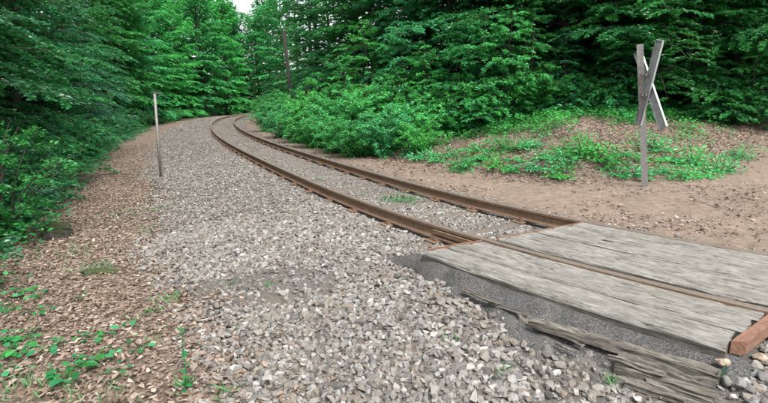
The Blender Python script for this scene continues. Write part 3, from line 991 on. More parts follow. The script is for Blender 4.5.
# painted end
pn0, pf0 = P(717.5, 372, -.062), P(727, 364, -.062)
ex = np.array([.006, .004, 0])
ring = [pn0, pf0, pf0 + np.array([.004, .002, -.06]), pf0 * .35 + pn0 * .65 + np.array([.012, .0, -.19]), pn0 + np.array([-.02, -.012, -.20]), pn0 + np.array([-.004, 0, -.06])]
Vg = np.vstack([np.array(ring), np.array(ring) + ex])
fc = [list(range(6)), list(range(6, 12))[::-1]] + [[k, (k + 1) % 6, 6 + (k + 1) % 6, 6 + k] for k in range(6)]
gme = bpy.data.meshes.new('painted_end'); gme.from_pydata(Vg.tolist(), [], fc); gme.materials.append(M['green_paint'])
under(tag(link('painted_end', gme, bt), 'dark green painted end face of the timber'), bt)

def loose_wood(label, u0, v0, u1, v1, z0, z1, w, th, seed, mat='rotten', **kw):
    r = empty('wood_splinter', P((u0 + u1) / 2, (v0 + v1) / 2, (z0 + z1) / 2 - th))
    fn, L = straight(P(u0, v0, z0), P(u1, v1, z1), 0.1)
    bpy.context.view_layer.update()
    o = loft_wood('wood_splinter', None, M[mat], fn, 0, L, -w / 2, w / 2, 0, th, seed, nl=50, nw=10, rough=.008, crack=.015, wear=.012, rag0=.06, rag1=.04, **kw)
    bpy.data.objects.remove(r)
    return tag(o, label, 'wood piece', 'loose pieces of old wood by the crossing')
loose_wood('short grey board end lying in the grit at the left of the crossing', 461, 287, 499, 301, -.10, -.085, .04, .03, 21)
loose_wood('thin grey splinter of wood bridging the grit behind the short board end', 488, 300, 530, 313, -.13, -.09, .022, .02, 22)
loose_wood('small pale wood chip on the grit left of the broken timber', 558, 331, 584, 343, -.115, -.11, .03, .02, 23, 'wood')
loose_wood('narrow pale stick on the stones below the small wood chip', 553, 340, 580, 351, -.125, -.12, .016, .014, 24, 'wood')
loose_wood('dark slim stick half buried beside the left tip of the crossing deck', 412, 258, 442, 272, -.145, -.115, .035, .03, 25)

# pale rubble by the end of the crossing and stones beyond it
def lump(label, u, v, z, r, seed, tone, sq=(1, .8, .7)):
    bm = bmesh.new()
    bmesh.ops.create_icosphere(bm, subdivisions=3, radius=1)
    rr = np.random.default_rng(seed)
    pl = [(unit(rr.normal(size=(1, 3)))[0], rr.uniform(.55, .85)) for _ in range(11)]
    for q in bm.verts:
        n_ = np.array(q.co[:])
        for d_, c_ in pl:
            k = n_ @ d_
            if k > c_: n_ = n_ - d_ * (k - c_)
        h_ = .06 * float(fbm(np.array([n_[0] * 3 + seed]), np.array([n_[1] * 3 + n_[2] * 2]), seed, 3)[0])
        q.co = Vector(n_ * (1 - h_) * np.array(sq) * r)
    me = bpy.data.meshes.new('rubble_stone'); bm.to_mesh(me); bm.free()
    a = me.attributes.new('tone', 'FLOAT', 'FACE'); a.data.foreach_set('value', np.full(len(me.polygons), tone, dtype=np.float32))
    me.materials.append(M['tan_stone' if ('tan' in label.split() or 'cream' in label) else 'stone'])
    o = link('rubble_stone', me)
    p = solve_base(u, v)
    q = np.abs(gp[..., 0] - p[0]) + np.abs(gp[..., 1] - p[1])
    k = np.unravel_index(q.argmin(), q.shape)
    zz = max(p[2], float(gz[k])) if q[k] < .08 else p[2]
    o.location = P(u, v, zz + r * .4)
    o.rotation_euler = (rr.uniform(-.3, .3), rr.uniform(-.3, .3), rr.uniform(0, 6))
    return tag(o, label, 'stone', 'larger loose stones around the crossing')
lump('pale tan lump of limestone touching the rusty end beam', 735, 351, -.12, .062, 31, .66, (1, .75, .6))
lump('cream coloured rubble stone between the green timber end and the rusty beam', 722, 362, -.14, .05, 32, .68, (1.1, .8, .55))
lump('large grey stone right of the green timber end', 737, 383, -.20, .055, 33, .4)
lump('rounded grey stone at the foot of the green timber end', 727, 381, -.20, .042, 34, .45)
lump('tan angular stone at the right edge below the rusty beam', 760, 357, -.17, .055, 35, .6)
lump('blue grey stone at the right edge of the picture beyond the end beam', 764, 378, -.2, .05, 36, .25)
lump('white rounded stone lying alone on the dark grit', 556, 373, -.20, .036, 37, .97, (1, .7, .55))
lump('pale pointed stone below the rotten timber at the bottom edge', 598, 388, -.23, .045, 38, .8)
lump('grey stone left of the white rounded one on the grit edge', 545, 378, -.21, .026, 39, .35)
lump('small white stone in the middle of the grit hollow', 531, 364, -.18, .02, 40, .95)

# ------------------------------------------------------------------ sign posts and pole
base = solve_base(645, 187)
gzb = base[2]
topp = at_depth(642.5, 42, base[1])
sg = empty('crossing_sign', base)
tag(sg, 'grey X-shaped level crossing sign on a post, seen from behind on the bank', 'sign')
h_post = topp[2] - gzb
lean = (topp - base)[:2]
pa_ = Acc()
for x, y, hx, hy in ((0, 0, .052, .006), (-.046, .03, .006, .03), (.046, .03, .006, .03)):    # a U section
    pa_.add(box((x, y, h_post / 2 - .15), (hx, hy, h_post / 2 + .15)))
pme = pa_.mesh('post', M['zinc'], False)
po = link('post', pme, sg)
po.rotation_euler = (0, math.atan2(lean[0], h_post), math.radians(-28))
SY = math.radians(6)                    # the sign faces +x, away from the camera
def blade(ang, off, cu, cv, Lb, name='sign_blade'):
    Wb = .17
    a = Acc()
    a.add(box((0, 0, 0), (.003, Wb / 2, Lb / 2)))
    for sgn in (-1, 1):
        a.add(box((-.016, sgn * (Wb / 2), 0), (.016, .003, Lb / 2 + .001)))
        a.add(box((-.0165, 0, sgn * Lb / 2), (.016, Wb / 2 + .001, .003)))
    o = link(name, a.mesh(name, M['zinc_dull'], False), sg)
    c = at_depth(cu, cv, base[1] - .02) - base
    o.matrix_basis = (Matrix.Translation((c[0] + off, c[1], c[2])) @ Matrix.Rotation(SY, 4, 'Z') @ Matrix.Rotation(ang, 4, 'X'))
    return o
blade(math.radians(13.5), .0, 649.5, 84, 1.42)
blade(math.radians(-34), .04, 648.5, 88.5, 1.60)
for yy in (75, 95):
    c = at_depth(647, yy, base[1]) - base
    a = Acc().add(box((0, 0, 0), (.10, .014, .014))).add(box((-.06, 0, 0), (.012, .07, .018)))
    o = link('clamp', a.mesh('clamp', M['zinc'], False), sg)
    o.location = c; o.rotation_euler = (0, 0, SY)

base = solve_base(161, 177)
topp = at_depth(154.5, 93, base[1])
mp_ = empty('marker_post', base)
tag(mp_, 'slim grey leaning trackside post at the left edge of the ballast', 'post')
d_ = topp - base
link('post', Acc().add(tube([(-d_[0] * .1, 0, -d_[2] * .1), d_], .030, 12)).mesh('post', M['zinc'], True), mp_)
a = Acc().add(box(d_ + np.array([.06, .02, .0]), (.075, .004, .016))).add(box(d_ + np.array([.12, .02, -.035]), (.016, .005, .04)))
link('bracket', a.mesh('bracket', M['dark_metal'], False), mp_)
link('cap', Acc().add(tube([d_ - np.array([0, 0, .01]), d_ + np.array([0, 0, .03])], .034, 12)).mesh('cap', M['dark_metal'], False), mp_)

pb_ = at_depth(291, 100, 25.0)
pt_ = at_depth(284, 31, 25.0)
gzp = float(ground_z(np.array([pb_[0]]), np.array([pb_[1]]))[0])
up = empty('utility_pole', (pb_[0], pb_[1], gzp))
tag(up, 'thin dark wooden utility pole rising from the bushes beside the far curve', 'pole')
q0 = np.array([pb_[0], pb_[1], gzp]); dz = pt_ - pb_
b0 = pb_ + dz * ((gzp - .4 - pb_[2]) / dz[2]) - q0
link('pole', Acc().add(tube([b0, pt_ - q0], [.10, .08], 10)).mesh('pole', M['pole_wood'], True), up)
link('pole_cap', Acc().add(tube([pt_ - q0, pt_ - q0 + np.array([0, 0, .05])], [.09, .05], 10)).mesh('pole_cap', M['dark_metal'], False), up)

# ------------------------------------------------------------------ vegetation builders
def tree_mesh(seed, H, h0, prof, nbr, leaves_per, leaf, mat, tr=.16, el=(.05, .5), droop=.35, sparse=1.0, tw=12):
    """returns trunk mesh, crown mesh; prof(t) = branch length at relative height t"""
    r = np.random.default_rng(seed)
    nt_ = 12
    tz = np.linspace(-.4, H * .97, nt_)
    bend = np.stack([np.cumsum(r.normal(0, .05, nt_)), np.cumsum(r.normal(0, .05, nt_)), tz], 1)
    bend[:2, :2] = 0
    wood = Acc()
    wood.add(tube(bend, np.interp(tz, [-.4, .15, H], [tr * 1.5, tr, tr * .12]), 9))
    LV = []
    for k in range(nbr):
        t = (k + r.random()) / nbr
        h = h0 + (H - h0) * t ** 1.05
        az = k * 2.399963 + r.normal(0, .45)
        L = prof(t) * r.uniform(.65, 1.12)
        e = el[0] + (el[1] - el[0]) * t + r.normal(0, .12)
        hd = np.array([math.cos(az), math.sin(az), 0])
        b0 = np.array([np.interp(h, tz, bend[:, 0]), np.interp(h, tz, bend[:, 1]), h])
        wob = r.normal(0, .06, 2)
        side = np.array([-hd[1], hd[0], 0])
        def bp_(u):
            u = np.asarray(u)[..., None]
            return b0 + hd * L * u * math.cos(e) + side * L * (wob[0] * u ** 2) + np.array([0, 0, 1.0]) * L * (math.sin(e) * u - droop * u ** 2 * (1 - .5 * t))
        uu = np.linspace(0, .96, 5)
        wood.add(tube(bp_(uu), np.linspace(max(.012, tr * .30 * (L / 3)), .006, 5), 5, False))
        m = int(leaves_per * (L / prof(.35)) * sparse)
        ntw = max(5, int(tw * L / 2.5))
        ti = r.integers(0, ntw, m)
        tu = .16 + .84 * (np.arange(ntw) + r.random(ntw)) / ntw
        tside = np.where(np.arange(ntw) % 2 == 0, 1, -1)
        tang = r.uniform(.6, 1.1, ntw) * tside
        tel = r.normal(.02, .12, ntw)
        tlen = L * (.42 - .20 * tu) * r.uniform(.7, 1.25, ntw) + .12
        tdir = np.stack([hd[0] * np.cos(tang) - hd[1] * np.sin(tang), hd[1] * np.cos(tang) + hd[0] * np.sin(tang), tel], 1)
        v_ = r.random(m) ** .75
        p = bp_(tu[ti]) + tdir[ti] * (tlen[ti] * v_)[:, None] - np.array([0, 0, 1.0]) * (tlen[ti] * .28 * v_ ** 2)[:, None]
        p += r.normal(0, .03, (m, 3)) * np.array([1, 1, .6])
        sgn = r.choice([-1, 1], m)
        ang = sgn * r.uniform(.4, 1.1, m)
        d0 = tdir[ti]
        a = np.stack([d0[:, 0] * np.cos(ang) - d0[:, 1] * np.sin(ang), d0[:, 1] * np.cos(ang) + d0[:, 0] * np.sin(ang), r.normal(-.18, .25, m)], 1)
        nn = np.stack([r.normal(0, .5, m) + hd[0] * .35, r.normal(0, .5, m) + hd[1] * .35, np.ones(m)], 1)
        LV.append((p, unit(a), unit(nn)))
        # twigs carry the leaves
    p = np.vstack([q[0] for q in LV]); a = np.vstack([q[1] for q in LV]); nn = np.vstack([q[2] for q in LV])
    m = len(p)
    Ln = leaf * r.uniform(.7, 1.3, m)
    V, Fq = leaf_quads(p, a, nn, Ln, Ln * r.uniform(.5, .68, m), Ln * r.uniform(.0, .14, m))
    tone = np.clip(r.beta(2, 2, m) + .0, 0, 1)
    return wood.mesh('trunk', M['bark']), np_mesh('crown', V, Fq, mat, tone)

def bush_mesh(seed, H, R, nst, leaves, leaf, mat, flop=.5):
    r = np.random.default_rng(seed)
    wood = Acc(); LV = []
    for k in range(nst):
        az = k * 2.4 + r.normal(0, .4); out = R * r.uniform(.15, 1.0) ** .7; h = H * r.uniform(.55, 1.05) * (1 - .35 * (out / R) ** 2)
        hd = np.array([math.cos(az), math.sin(az), 0])
        r0 = hd * r.uniform(0, .12 * R)
        st = lambda u: r0 + hd * out * (np.asarray(u)[..., None] ** 1.5) + np.array([0, 0, 1.0]) * h * (np.asarray(u)[..., None] * 1.25 - .25 * np.asarray(u)[..., None] ** 3) - np.array([0, 0, .1])
        uu = np.linspace(0, 1, 6)
        wood.add(tube(st(uu), np.linspace(.016 * H / 2, .004, 6), 5, False))
        m = int(leaves / nst)
        ntw = 9
        ti = r.integers(0, ntw, m)
        tu = .12 + .88 * (np.arange(ntw) + r.random(ntw)) / ntw
        ta = r.uniform(0, 2 * np.pi, ntw)
        td = np.stack([np.cos(ta), np.sin(ta), r.uniform(-.1, .55, ntw)], 1)
        tl = r.uniform(.25, .55, ntw) * (.5 + .25 * H) * (1.15 - .5 * tu)
        v_ = r.random(m) ** .7
        p = st(tu[ti]) + td[ti] * (tl[ti] * v_)[:, None] - np.array([0, 0, 1.0]) * (tl[ti] * .35 * v_ ** 2)[:, None] + r.normal(0, .025, (m, 3))
        ang = r.choice([-1, 1], m) * r.uniform(.3, 1.2, m)
        d0 = td[ti]
        a = np.stack([d0[:, 0] * np.cos(ang) - d0[:, 1] * np.sin(ang), d0[:, 1] * np.cos(ang) + d0[:, 0] * np.sin(ang), r.normal(-.1, .35, m)], 1)
        nn = np.stack([r.normal(0, .4, m) + hd[0] * .3, r.normal(0, .4, m) + hd[1] * .3, np.ones(m)], 1)
        LV.append((p, unit(a), unit(nn)))
    p = np.vstack([q[0] for q in LV]); a = np.vstack([q[1] for q in LV]); nn = np.vstack([q[2] for q in LV])
    m = len(p); p[:, 2] = np.maximum(p[:, 2], .02)
    Ln = leaf * r.uniform(.65, 1.3, m)
    V, Fq = leaf_quads(p, a, nn, Ln, Ln * r.uniform(.48, .66, m), Ln * r.uniform(0, .15, m))
    return wood.mesh('stem', M['bark']), np_mesh('foliage', V, Fq, mat, np.clip(r.beta(2, 2, m), 0, 1))

edge_prof = lambda t: .55 + 2.5 * math.sin(math.pi * min(1, .36 + t * .62)) ** 1.2
high_prof = lambda t: 1.0 + 2.5 * math.sin(math.pi * min(1, .2 + t * .72)) ** .8
sap_prof = lambda t: .25 + 1.15 * math.sin(math.pi * min(1, .25 + t * .78))
PROTO = {
    'edge': [tree_mesh(101, 10.5, .25, edge_prof, 72, 1250, .092, M['leaf_forest']),
             tree_mesh(102, 12.0, .5, edge_prof, 76, 1250, .094, M['leaf_forest'], droop=.45)],
    'cool': [tree_mesh(103, 9.5, .15, edge_prof, 74, 1250, .082, M['leaf_cool'], droop=.40)],
    'high': [tree_mesh(104, 16, 2.6, high_prof, 90, 700, .12, M['leaf_forest'], tr=.20, el=(.1, 1.0)),
             tree_mesh(105, 18, 4.5, high_prof, 85, 700, .12, M['leaf_forest'], tr=.24, el=(.1, 1.0))],
    'sap': [tree_mesh(106, 3.6, .1, sap_prof, 36, 380, .075, M['leaf_bright'], tr=.035, droop=.3),
            tree_mesh(107, 4.6, .15, sap_prof, 40, 380, .075, M['leaf_forest'], tr=.045, droop=.4)],
    'far': [tree_mesh(108, 15, .6, high_prof, 90, 560, .19, M['leaf_bright'], tr=.14, el=(.1, 1.1))],
    'ash': [tree_mesh(109, 17, 4, high_prof, 60, 300, .12, M['leaf_ash'], tr=.16, el=(.3, .9), droop=.1, sparse=.45)],
}
BUSH = [bush_mesh(201, 1.9, 1.25, 26, 9000, .072, M['leaf_shrub']),
        bush_mesh(202, 1.5, 1.3, 26, 8000, .070, M['leaf_shrub']),
        bush_mesh(203, 2.3, 1.2, 24, 9000, .066, M['leaf_forest']),
        bush_mesh(204, 1.2, 1.0, 22, 6500, .06, M['leaf_cool'])]
WEED = [bush_mesh(211, .30, .28, 12, 420, .055, M['leaf_bright']),
        bush_mesh(212, .22, .32, 12, 380, .05, M['leaf_bright']),
        bush_mesh(213, .40, .25, 10, 420, .05, M['leaf_bright'])]
PALE = bush_mesh(214, .20, .24, 14, 700, .045, M['leaf_pale'])

def gz1(x, y):
    return float(ground_z(np.array([x]), np.array([y]))[0])
def place_tree(kind, k, x, y, sc, rz, name='forest_tree', sz=None):
    tr, cr = PROTO[kind][k % len(PROTO[kind])]
    r = empty(name, (x, y, gz1(x, y)), rz, sc)
    if sz: r.scale = (sc, sc, sz)
    link('trunk', tr, r); c = link('crown', cr, r)
    return r
def place_bush(proto, x, y, sc, rz, name):
    st, fo = proto
    r = empty(name, (x, y, gz1(x, y) - .02), rz, sc)
    link('stem', st, r); link('foliage', fo, r)
    return r

rows = {}
def reg(row, o):
    rows.setdefault(row, []).append(o)
rnd = random.Random(5)
# --- left wood: shrubs at the edge, then trees, then deeper rows
s = 6.2
while s < 52:
    d = 5.55 + rnd.uniform(-.25, .35) + .02 * max(0, s - 20)
    x, y, _ = T(s, d)
    k = rnd.random()
    if k < .55: reg('left_shrub', place_bush(BUSH[3 if rnd.random() < .6 else 2], x, y, rnd.uniform(.75, 1.05), rnd.uniform(0, 6), 'shrub'))
    else: reg('left_shrub', place_bush(BUSH[rnd.choice([0, 2, 3])], x, y, rnd.uniform(.7, .95), rnd.uniform(0, 6), 'shrub'))
    s += rnd.uniform(1.15, 1.7) * (1 + s / 40)
s = 8.2
i = 0
while s < 66:
    d = 7.7 + rnd.uniform(-.5, .5) + .02 * max(0, s - 20)
    x, y, _ = T(s, d)
    kind = 'cool' if s < 13 else rnd.choice(['edge', 'edge', 'cool'])
    if s > 40: kind = 'far'
    reg('left_edge', place_tree(kind, i, x, y, rnd.uniform(.85, 1.1), rnd.uniform(0, 6)))
    s += rnd.uniform(2.0, 2.9) * (1 + s / 60); i += 1
for dd, s0, s1, st, row in ((10.3, 8, 62, 3.0, 'left_back'), (14.5, 9, 64, 4.2, 'left_back'), (19, 10, 66, 6.5, 'left_back')):
    s = s0
    while s < s1:
        x, y, _ = T(s, dd + rnd.uniform(-1.1, 1.1))
        reg(row, place_tree(rnd.choice(['high', 'edge', 'edge']), i, x, y, rnd.uniform(.85, 1.15), rnd.uniform(0, 6)))
        s += st * rnd.uniform(.75, 1.3); i += 1
# --- the outside of the far bend: trees closing the view
for u, y, sc, kind in ((168, 58, 1.25, 'far'), (186, 64, 1.3, 'far'), (203, 70, 1.25, 'far'), (219, 74, 1.15, 'far'), (232, 76, 1.08, 'far'), (245, 78, 1.0, 'far'),
                       (258, 76, 1.0, 'far'), (271, 72, 1.08, 'far'), (284, 66, 1.15, 'far'), (243, 96, 1.05, 'ash'), (256, 92, 1.0, 'ash'), (228, 90, 1.1, 'far'), (270, 88, 1.2, 'far')):
    p = at_depth(u, 110, y)
    reg('bend', place_tree(kind, 0, p[0], y, sc, rnd.uniform(0, 6)))
# --- right bank: bushes
for u, v_, y, k, sc in ((268, 128, 27, 0, .95), (284, 135, 22.5, 1, 1.0), (300, 140, 19.5, 0, 1.0), (318, 145, 17.2, 1, 1.05), (338, 148, 15.4, 0, .95), (360, 150, 14.2, 1, .95),
                        (383, 150, 13.9, 0, .95), (405, 148, 14.2, 1, .9), (428, 146, 14.4, 0, .85), (450, 142, 14.6, 1, .75), (330, 140, 18.5, 0, 1.2), (355, 140, 17, 0, 1.25),
                        (385, 138, 16.2, 0, 1.25), (305, 132, 23, 0, 1.2), (283, 125, 30, 0, 1.25), (272, 118, 37, 0, 1.2), (415, 135, 16.6, 0, 1.3), (262, 116, 44, 1, 1.3), (372, 140, 15.6, 0, 1.35), (322, 138, 20.5, 0, 1.45), (345, 146, 16.4, 1, .8), (440, 138, 15.8, 0, 1.1), (296, 137, 21.2, 1, .75), (420, 150, 13.2, 1, .7), (468, 130, 14.6, 0, 1.05), (500, 126, 14.2, 0, 1.15), (532, 124, 14.3, 2, .95), (566, 120, 14.4, 0, .8), (598, 118, 14.2, 1, .7), (730, 130, 12.9, 3, .7)):
    p = at_depth(u, v_, y)
    reg('bank_bush', place_bush(BUSH[k], p[0], y, sc, rnd.uniform(0, 6), 'bush'))
for u, y, sc, k in ((456, 15.0, .8, 0), (482, 14.3, .95, 0), (508, 13.9, .9, 0), (532, 14.2, .75, 1), (470, 16, 1.0, 0), (560, 14.4, .55, 1), (400, 16.8, 1.05, 0), (365, 18.4, 1.15, 0), (340, 20.5, 1.0, 0), (425, 15.8, .8, 0), (610, 14.2, .5, 1), (700, 13.6, .5, 1), (745, 13.0, .55, 1), (775, 12.6, .5, 1)):
    p = at_depth(u, 110, y)
    reg('sapling', place_tree('sap', k, p[0], y, sc, rnd.uniform(0, 6), 'sapling'))
# --- right wood: edge trees behind the bank, deeper rows
for u, y in ((300, 42), (314, 36), (332, 29.5), (352, 25.5), (380, 22), (412, 19.8), (448, 18.2), (486, 17.2), (525, 16.4), (565, 15.8), (605, 15.4), (648, 15.0), (690, 14.7), (733, 14.6), (778, 14.5), (825, 14)):
    p = at_depth(u, 100, y)
    reg('right_edge', place_tree('edge', rnd.randint(0, 1), p[0], y, rnd.uniform(.85, 1.05), rnd.uniform(0, 6)))
for y0, u0, u1, st in ((19.5, 430, 850, 52), (25, 355, 850, 58), (33, 318, 840, 64)):
    u = u0
    while u < u1:
        y = y0 + rnd.uniform(-1.5, 1.5)
        p = at_depth(u, 100, y)
        reg('right_back', place_tree(rnd.choice(['high', 'edge', 'edge']), rnd.randint(0, 1), p[0], y, rnd.uniform(.9, 1.15), rnd.uniform(0, 6)))
        u += st * rnd.uniform(.75, 1.25)

LAB = {
    'left_shrub': ('dark green shrub on the left verge, %s from the left along the forest edge', 'shrub', 'shrubs along the left forest edge'),
    'left_edge': ('leafy tree with low branches on the left forest edge, %s from the left', 'tree', 'edge trees of the left wood'),
    'left_back': ('tall dark tree deep in the left wood behind the edge trees', 'tree', 'deep trees of the left wood'),
    'bend': ('distant light green tree closing the view past the bend, %s from the left', 'tree', 'trees past the bend'),
    'bank_bush': ('bright green bush on the bank beside the far rail, %s from the left', 'bush', 'bushes on the bank'),
    'sapling': ('young layered sapling in front of the right wood, %s from the left', 'sapling', 'saplings before the right wood'),
    'right_edge': ('dense leafy tree on the right forest edge behind the bank, %s from the left', 'tree', 'edge trees of the right wood'),
    'right_back': ('tall dark tree deep in the right wood behind the edge trees', 'tree', 'deep trees of the right wood'),
}
for row, os_ in rows.items():
    os_.sort(key=lambda o: o.location.x / max(1, o.location.y))
    lab, cat, grp = LAB[row]
    for i, o in enumerate(os_):
        tag(o, lab % ordw(i) if '%s' in lab else lab, cat, grp)

# --- low ground cover that nobody could count
def cover(name, sampler, n, leaf, hmax, mat, label):
    x, y, w = sampler(n)
    k = RNG.random(len(x)) < w
    x, y = x[k], y[k]; m = len(x)
    z = ground_z(x, y) + hmax * RNG.random(m) ** 1.2 * (.3 + 1.2 * fbm(x * 1.8, y * 1.8, 33, 3))
    yaw = RNG.uniform(0, 6.283, m)
    a = unit(np.stack([np.cos(yaw), np.sin(yaw), RNG.normal(0, .3, m)], 1))
    nn = unit(np.stack([RNG.normal(0, .4, m), RNG.normal(0, .4, m), np.ones(m)], 1))
    L = leaf * RNG.uniform(.6, 1.35, m)
    V, Fq = leaf_quads(np.stack([x, y, z], 1), a, nn, L, L * RNG.uniform(.5, .75, m), L * .1 * RNG.random(m))
    return tag(link(name, np_mesh(name, V, Fq, mat, RNG.beta(2, 2, m))), label, 'ground cover', kind='stuff')
def smp_banktop(n):
    x = RNG.uniform(-2, 15, n); y = RNG.uniform(8, 19, n)
    e = foot_dist(x, y); s, d = SD(x, y)
    q = fbm(x * .9, y * .9, 23, 3)
    w = sstep(1.7, 2.6, e + 2.6 * (q - .5) - 1.1 * np.exp(-((x - 6) / 1.6) ** 2)) * sstep(8.5, 5.5, e)
    w = np.maximum(w, .45 * sstep(.52, .62, fbm(x * 1.8, y * 1.8, 29, 3)) * sstep(.2, .8, e) * (e < 5))
    w = np.where((e > 3.0) & (x < 3), np.maximum(w, .8), w)
    return x, y, w * sstep(-2.0, -2.6, d)
cover('ground_cover', smp_banktop, 150000, .070, .30, M['leaf_bright'], 'carpet of low green herbs along the top of the right bank')
def smp_leftedge(n):
    s = RNG.uniform(1.5, 34, n); d = 4.3 + 3.6 * RNG.beta(2, 1.6, n)
    p = T(s, d)
    return p[:, 0], p[:, 1], sstep(4.6, 5.2, d + 1.0 * (fbm(p[:, 0], p[:, 1], 27, 3) - .5))
cover('ground_cover', smp_leftedge, 60000, .068, .30, M['leaf_forest'], 'dark green undergrowth covering the ground along the left forest edge')

# --- single plants
weeds = []
for u, v in ((565, 166), (548, 158), (585, 156), (612, 168), (632, 176), (660, 172), (684, 178), (706, 176), (722, 172), (640, 160), (600, 160), (520, 160), (497, 166), (470, 163), (478, 150), (505, 150), (530, 148), (452, 156), (440, 160), (425, 158), (410, 156), (485, 158), (512, 170), (535, 168), (462, 170), (575, 150), (560, 176), (618, 155), (668, 160), (695, 165), (740, 158), (650, 150)):
    p = solve_base(u, v, .1)
    weeds.append(place_bush(WEED[rnd.randint(0, 2)], p[0], p[1], rnd.uniform(.9, 1.7), rnd.uniform(0, 6), 'leafy_weed'))
weeds.sort(key=lambda o: o.location.x / o.location.y)
for i, o in enumerate(weeds):
    tag(o, 'low green weed clump on the leaf-strewn right bank, %s from the left' % ordw(i), 'weed', 'weed clumps on the right bank')
for u, v, sc, lab in ((396, 201, 1.25, 'pale green weed clump growing between the two rails'), (411, 204, .9, 'smaller pale weed beside the clump between the rails'),
                      (318, 180, .55, 'tiny faint weed between the rails, nearer the bend')):
    p = solve_base(u, v, -.18)
    tag(place_bush(PALE, p[0], p[1], sc, rnd.uniform(0, 6), 'track_weed'), lab, 'weed', 'weeds between the rails')

# small broad-leaved plants on the litter at the lower left; each leaf is a part
def leaf_blade():
    bm = bmesh.new()
    L = [(0, 0), (.18, .26), (.45, .36), (.75, .24), (1, 0)]
    mid = [bm.verts.new((x, 0, -.10 * x * x + .02)) for x, _ in L]
    lf = [bm.verts.new((x, w, .09 * w * 2 - .12 * x * x + .02)) for x, w in L[1:4]]
    rt = [bm.verts.new((x, -w, .09 * w * 2 - .12 * x * x + .02)) for x, w in L[1:4]]
    for sd_ in (lf, rt):
        bm.faces.new((mid[0], mid[1], sd_[0])); bm.faces.new((mid[1], mid[2], sd_[1], sd_[0]))
        bm.faces.new((mid[2], mid[3], sd_[2], sd_[1])); bm.faces.new((mid[3], mid[4], sd_[2]))
    bmesh.ops.recalc_face_normals(bm, faces=bm.faces)
    out = []
    for tn in (.25, .55, .85):
        me = bpy.data.meshes.new('leaf'); bm.to_mesh(me)
        a = me.attributes.new('tone', 'FLOAT', 'FACE'); a.data.foreach_set('value', np.full(len(me.polygons), tn, dtype=np.float32))
        me.polygons.foreach_set('use_smooth', np.ones(len(me.polygons), dtype=bool))
        me.materials.append(M['leaf_forest'])
        out.append(me)
    bm.free()
    return out
LEAF = leaf_blade()
def small_plant(u, v, n, size, h, label):
    p = solve_base(u, v, -.4)
    r = empty('seedling', p)
    a = Acc()
    ang0 = rnd.uniform(0, 6)
    for k in range(n):
        az = ang0 + k * 2.4 + rnd.uniform(-.3, .3); rr = rnd.uniform(.2, 1.0) * size * 1.3; hh = h * rnd.uniform(.5, 1.0)
        q = np.array([math.cos(az) * rr, math.sin(az) * rr, hh])
        a.add(tube([(0, 0, -.02), q * np.array([.4, .4, .7]), q], [.0028, .002, .0014], 5, False))
        o = link('leaf', LEAF[rnd.randint(0, 2)], r)
        o.location = q; o.rotation_euler = (rnd.uniform(-.35, .35), rnd.uniform(-.2, .35), az + rnd.uniform(-.5, .5))
        sz = size * rnd.uniform(.7, 1.2); o.scale = (sz, sz, sz)
    link('stem', a.mesh('stem', M['leaf_bright']), r)
    tag(r, label, 'plant', 'seedlings on the left verge')
seeds = [(8, 343, 9, .075, .08), (22, 352, 9, .08, .09), (30, 340, 8, .08, .08), (14, 358, 8, .07, .07), (48, 352, 5, .06, .06), (88, 340, 5, .07, .06), (104, 338, 5, .075, .07),
         (57, 347, 5, .06, .05), (70, 377, 7, .09, .07), (95, 366, 8, .07, .09), (76, 368, 6, .07, .06), (132, 322, 5, .065, .05), (142, 352, 5, .06, .06), (118, 352, 4, .06, .05),
         (38, 300, 7, .06, .07), (42, 315, 6, .06, .06), (23, 297, 7, .07, .08), (78, 300, 4, .05, .05), (155, 312, 4, .05, .06), (6, 375, 5, .07, .05), (12, 312, 6, .06, .07), (60, 385, 6, .06, .06), (118, 372, 4, .06, .05)]
seeds.sort(key=lambda q: q[0])
for i, q in enumerate(seeds):
    small_plant(*q, 'small broad-leaved seedling on the lower left leaf litter, %s from the left' % ordw(i))

# tall thin sprout at the edge of the stones
p = solve_base(185, 390, -.4)
sp = empty('sprout', p)
tag(sp, 'tall thin green sprout standing where the ballast meets the leaf litter', 'plant')
tip = at_depth(182, 330, p[1] - .02) - p
stem = np.array([(0, 0, -.02), tip * .35 + np.array([.012, 0, 0]), tip * .7, tip])
link('stem', Acc().add(tube(stem, [.004, .0035, .003, .002], 6)).mesh('stem', M['leaf_bright']), sp)
for k in range(16):
    t = [1, .98, .95, .92, .9, .86, .55, .5, .42, .3, .25, .2, .15, .12, .1, .05][k]
    q = np.array([np.interp(t, [0, .35, .7, 1], stem[:, j]) for j in range(3)])
    o = link('leaf', LEAF[k % 3], sp)
    o.location = q; sz = rnd.uniform(.035, .06); o.scale = (sz, sz, sz)
    o.rotation_euler = (rnd.uniform(-.4, .4), rnd.uniform(-.7, .1), k * 2.4)

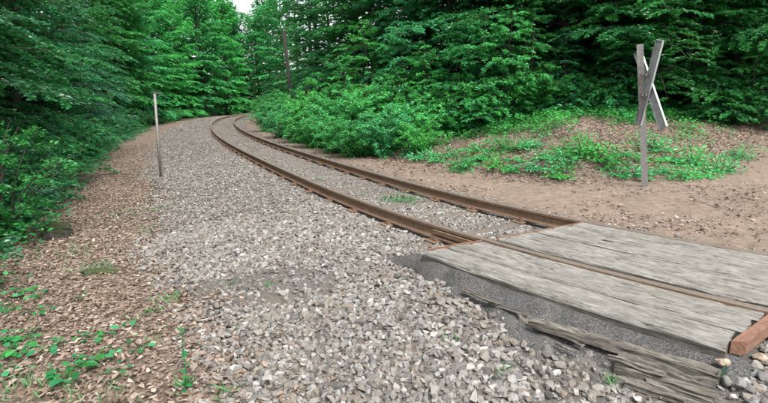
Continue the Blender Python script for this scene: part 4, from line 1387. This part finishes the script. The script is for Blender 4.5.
# grass blades in thin tufts
def grass():
    cs = []
    for u, v, n, r_ in ((185, 388, 26, .06), (60, 395, 36, .2), (110, 392, 26, .15), (150, 340, 14, .12), (75, 255, 40, .3), (120, 215, 60, .35), (20, 390, 60, .15), (175, 300, 30, .1),
                        (100, 268, 60, .2), (160, 210, 40, .3), (230, 285, 8, .1), (268, 287, 10, .03), (150, 230, 30, .2), (450, 345, 5, .05), (610, 386, 12, .03), (505, 375, 8, .05), (225, 395, 20, .1)):
        c = solve_base(u, v, -.4)
        cs.append((c, n, r_))
    Vs, Fs, off = [], [], 0
    for c, n, r_ in cs:
        x = c[0] + RNG.normal(0, r_ * .6, n); y = c[1] + RNG.normal(0, r_ * .6, n)
        z = ground_z(x, y)
        az = RNG.uniform(0, 6.28, n); h = RNG.uniform(.03, .09, n); lean_ = RNG.uniform(.02, .09, n); w = .0035
        dx, dy = np.cos(az), np.sin(az)
        b = np.stack([x, y, z], 1)
        V = np.stack([b + np.stack([-dy * w, dx * w, 0 * z], 1), b + np.stack([dy * w, -dx * w, 0 * z], 1),
                      b + np.stack([dx * lean_ * .4 + dy * w, dy * lean_ * .4 - dx * w, h * .6], 1), b + np.stack([dx * lean_, dy * lean_, h], 1)], 1)
        Vs.append(V.reshape(-1, 3)); Fs.append(np.arange(4 * n).reshape(n, 4) + off); off += 4 * n
    Fq = np.vstack(Fs)
    return tag(link('grass', np_mesh('grass', np.vstack(Vs), Fq, M['leaf_pale'], RNG.random(len(Fq)))), 'thin tufts of short grass scattered over the left verge', 'grass', kind='stuff')
grass()

# mossy stump and moss cushion on the left verge
def mossy(name, u, v, rx, ry, h, seed, label, cat, mats):
    p = solve_base(u, v, -.45)
    bm = bmesh.new()
    bmesh.ops.create_icosphere(bm, subdivisions=4, radius=1)
    for q in bm.verts:
        n_ = np.array(q.co[:])
        k = 1 + .55 * (float(fbm(np.array([n_[0] * 2.2 + seed]), np.array([n_[1] * 2.2 + n_[2] * 1.7]), seed, 4)[0]) - .5)
        q.co = Vector((n_[0] * rx * k, n_[1] * ry * k, n_[2] * h * k))
    me = bpy.data.meshes.new(name); bm.to_mesh(me); bm.free()
    me.polygons.foreach_set('use_smooth', np.ones(len(me.polygons), dtype=bool))
    me.materials.append(M[mats])
    return p, me
p, me = mossy('moss_cushion', 100, 272, .20, .09, .045, 41, '', '', 'moss')
o = link('moss_cushion', me); o.location = p
tag(o, 'flat dark moss cushion on the brown leaf litter at left', 'moss')
p, me = mossy('stump', 58, 236, .20, .16, .15, 42, '', '', 'bark')
r = empty('tree_stump', p); tag(r, 'low dark mossy stump under the shrubs at the left edge', 'stump')
o = link('stump_wood', me, r)
p2, me2 = mossy('moss', 58, 236, .20, .16, .10, 43, '', '', 'moss')
o = link('moss_cap', me2, r); o.location = (-.03, .02, .09)
# twigs on the litter
for u0, v0, u1, v1, lab in ((8, 226, 22, 240, 'bare reddish twig arching out of the left undergrowth'), (60, 280, 150, 286, 'long thin dead twig across the leaf litter at left'),
                            (330, 297, 352, 290, 'short dark dead branch lying on the ballast stones')):
    a, b = solve_base(u0, v0, -.4), solve_base(u1, v1, -.4)
    m = (a + b) / 2 + np.array([.02, .03, .03])
    a[2] += .015; b[2] += .015; m[2] += .01
    tag(link('twig', Acc().add(tube([a, a * .5 + m * .5 + np.array([0, 0, .006]), m, b], [.008, .007, .006, .003], 6)).mesh('twig', M['twig'])), lab, 'twig', 'loose dead twigs')
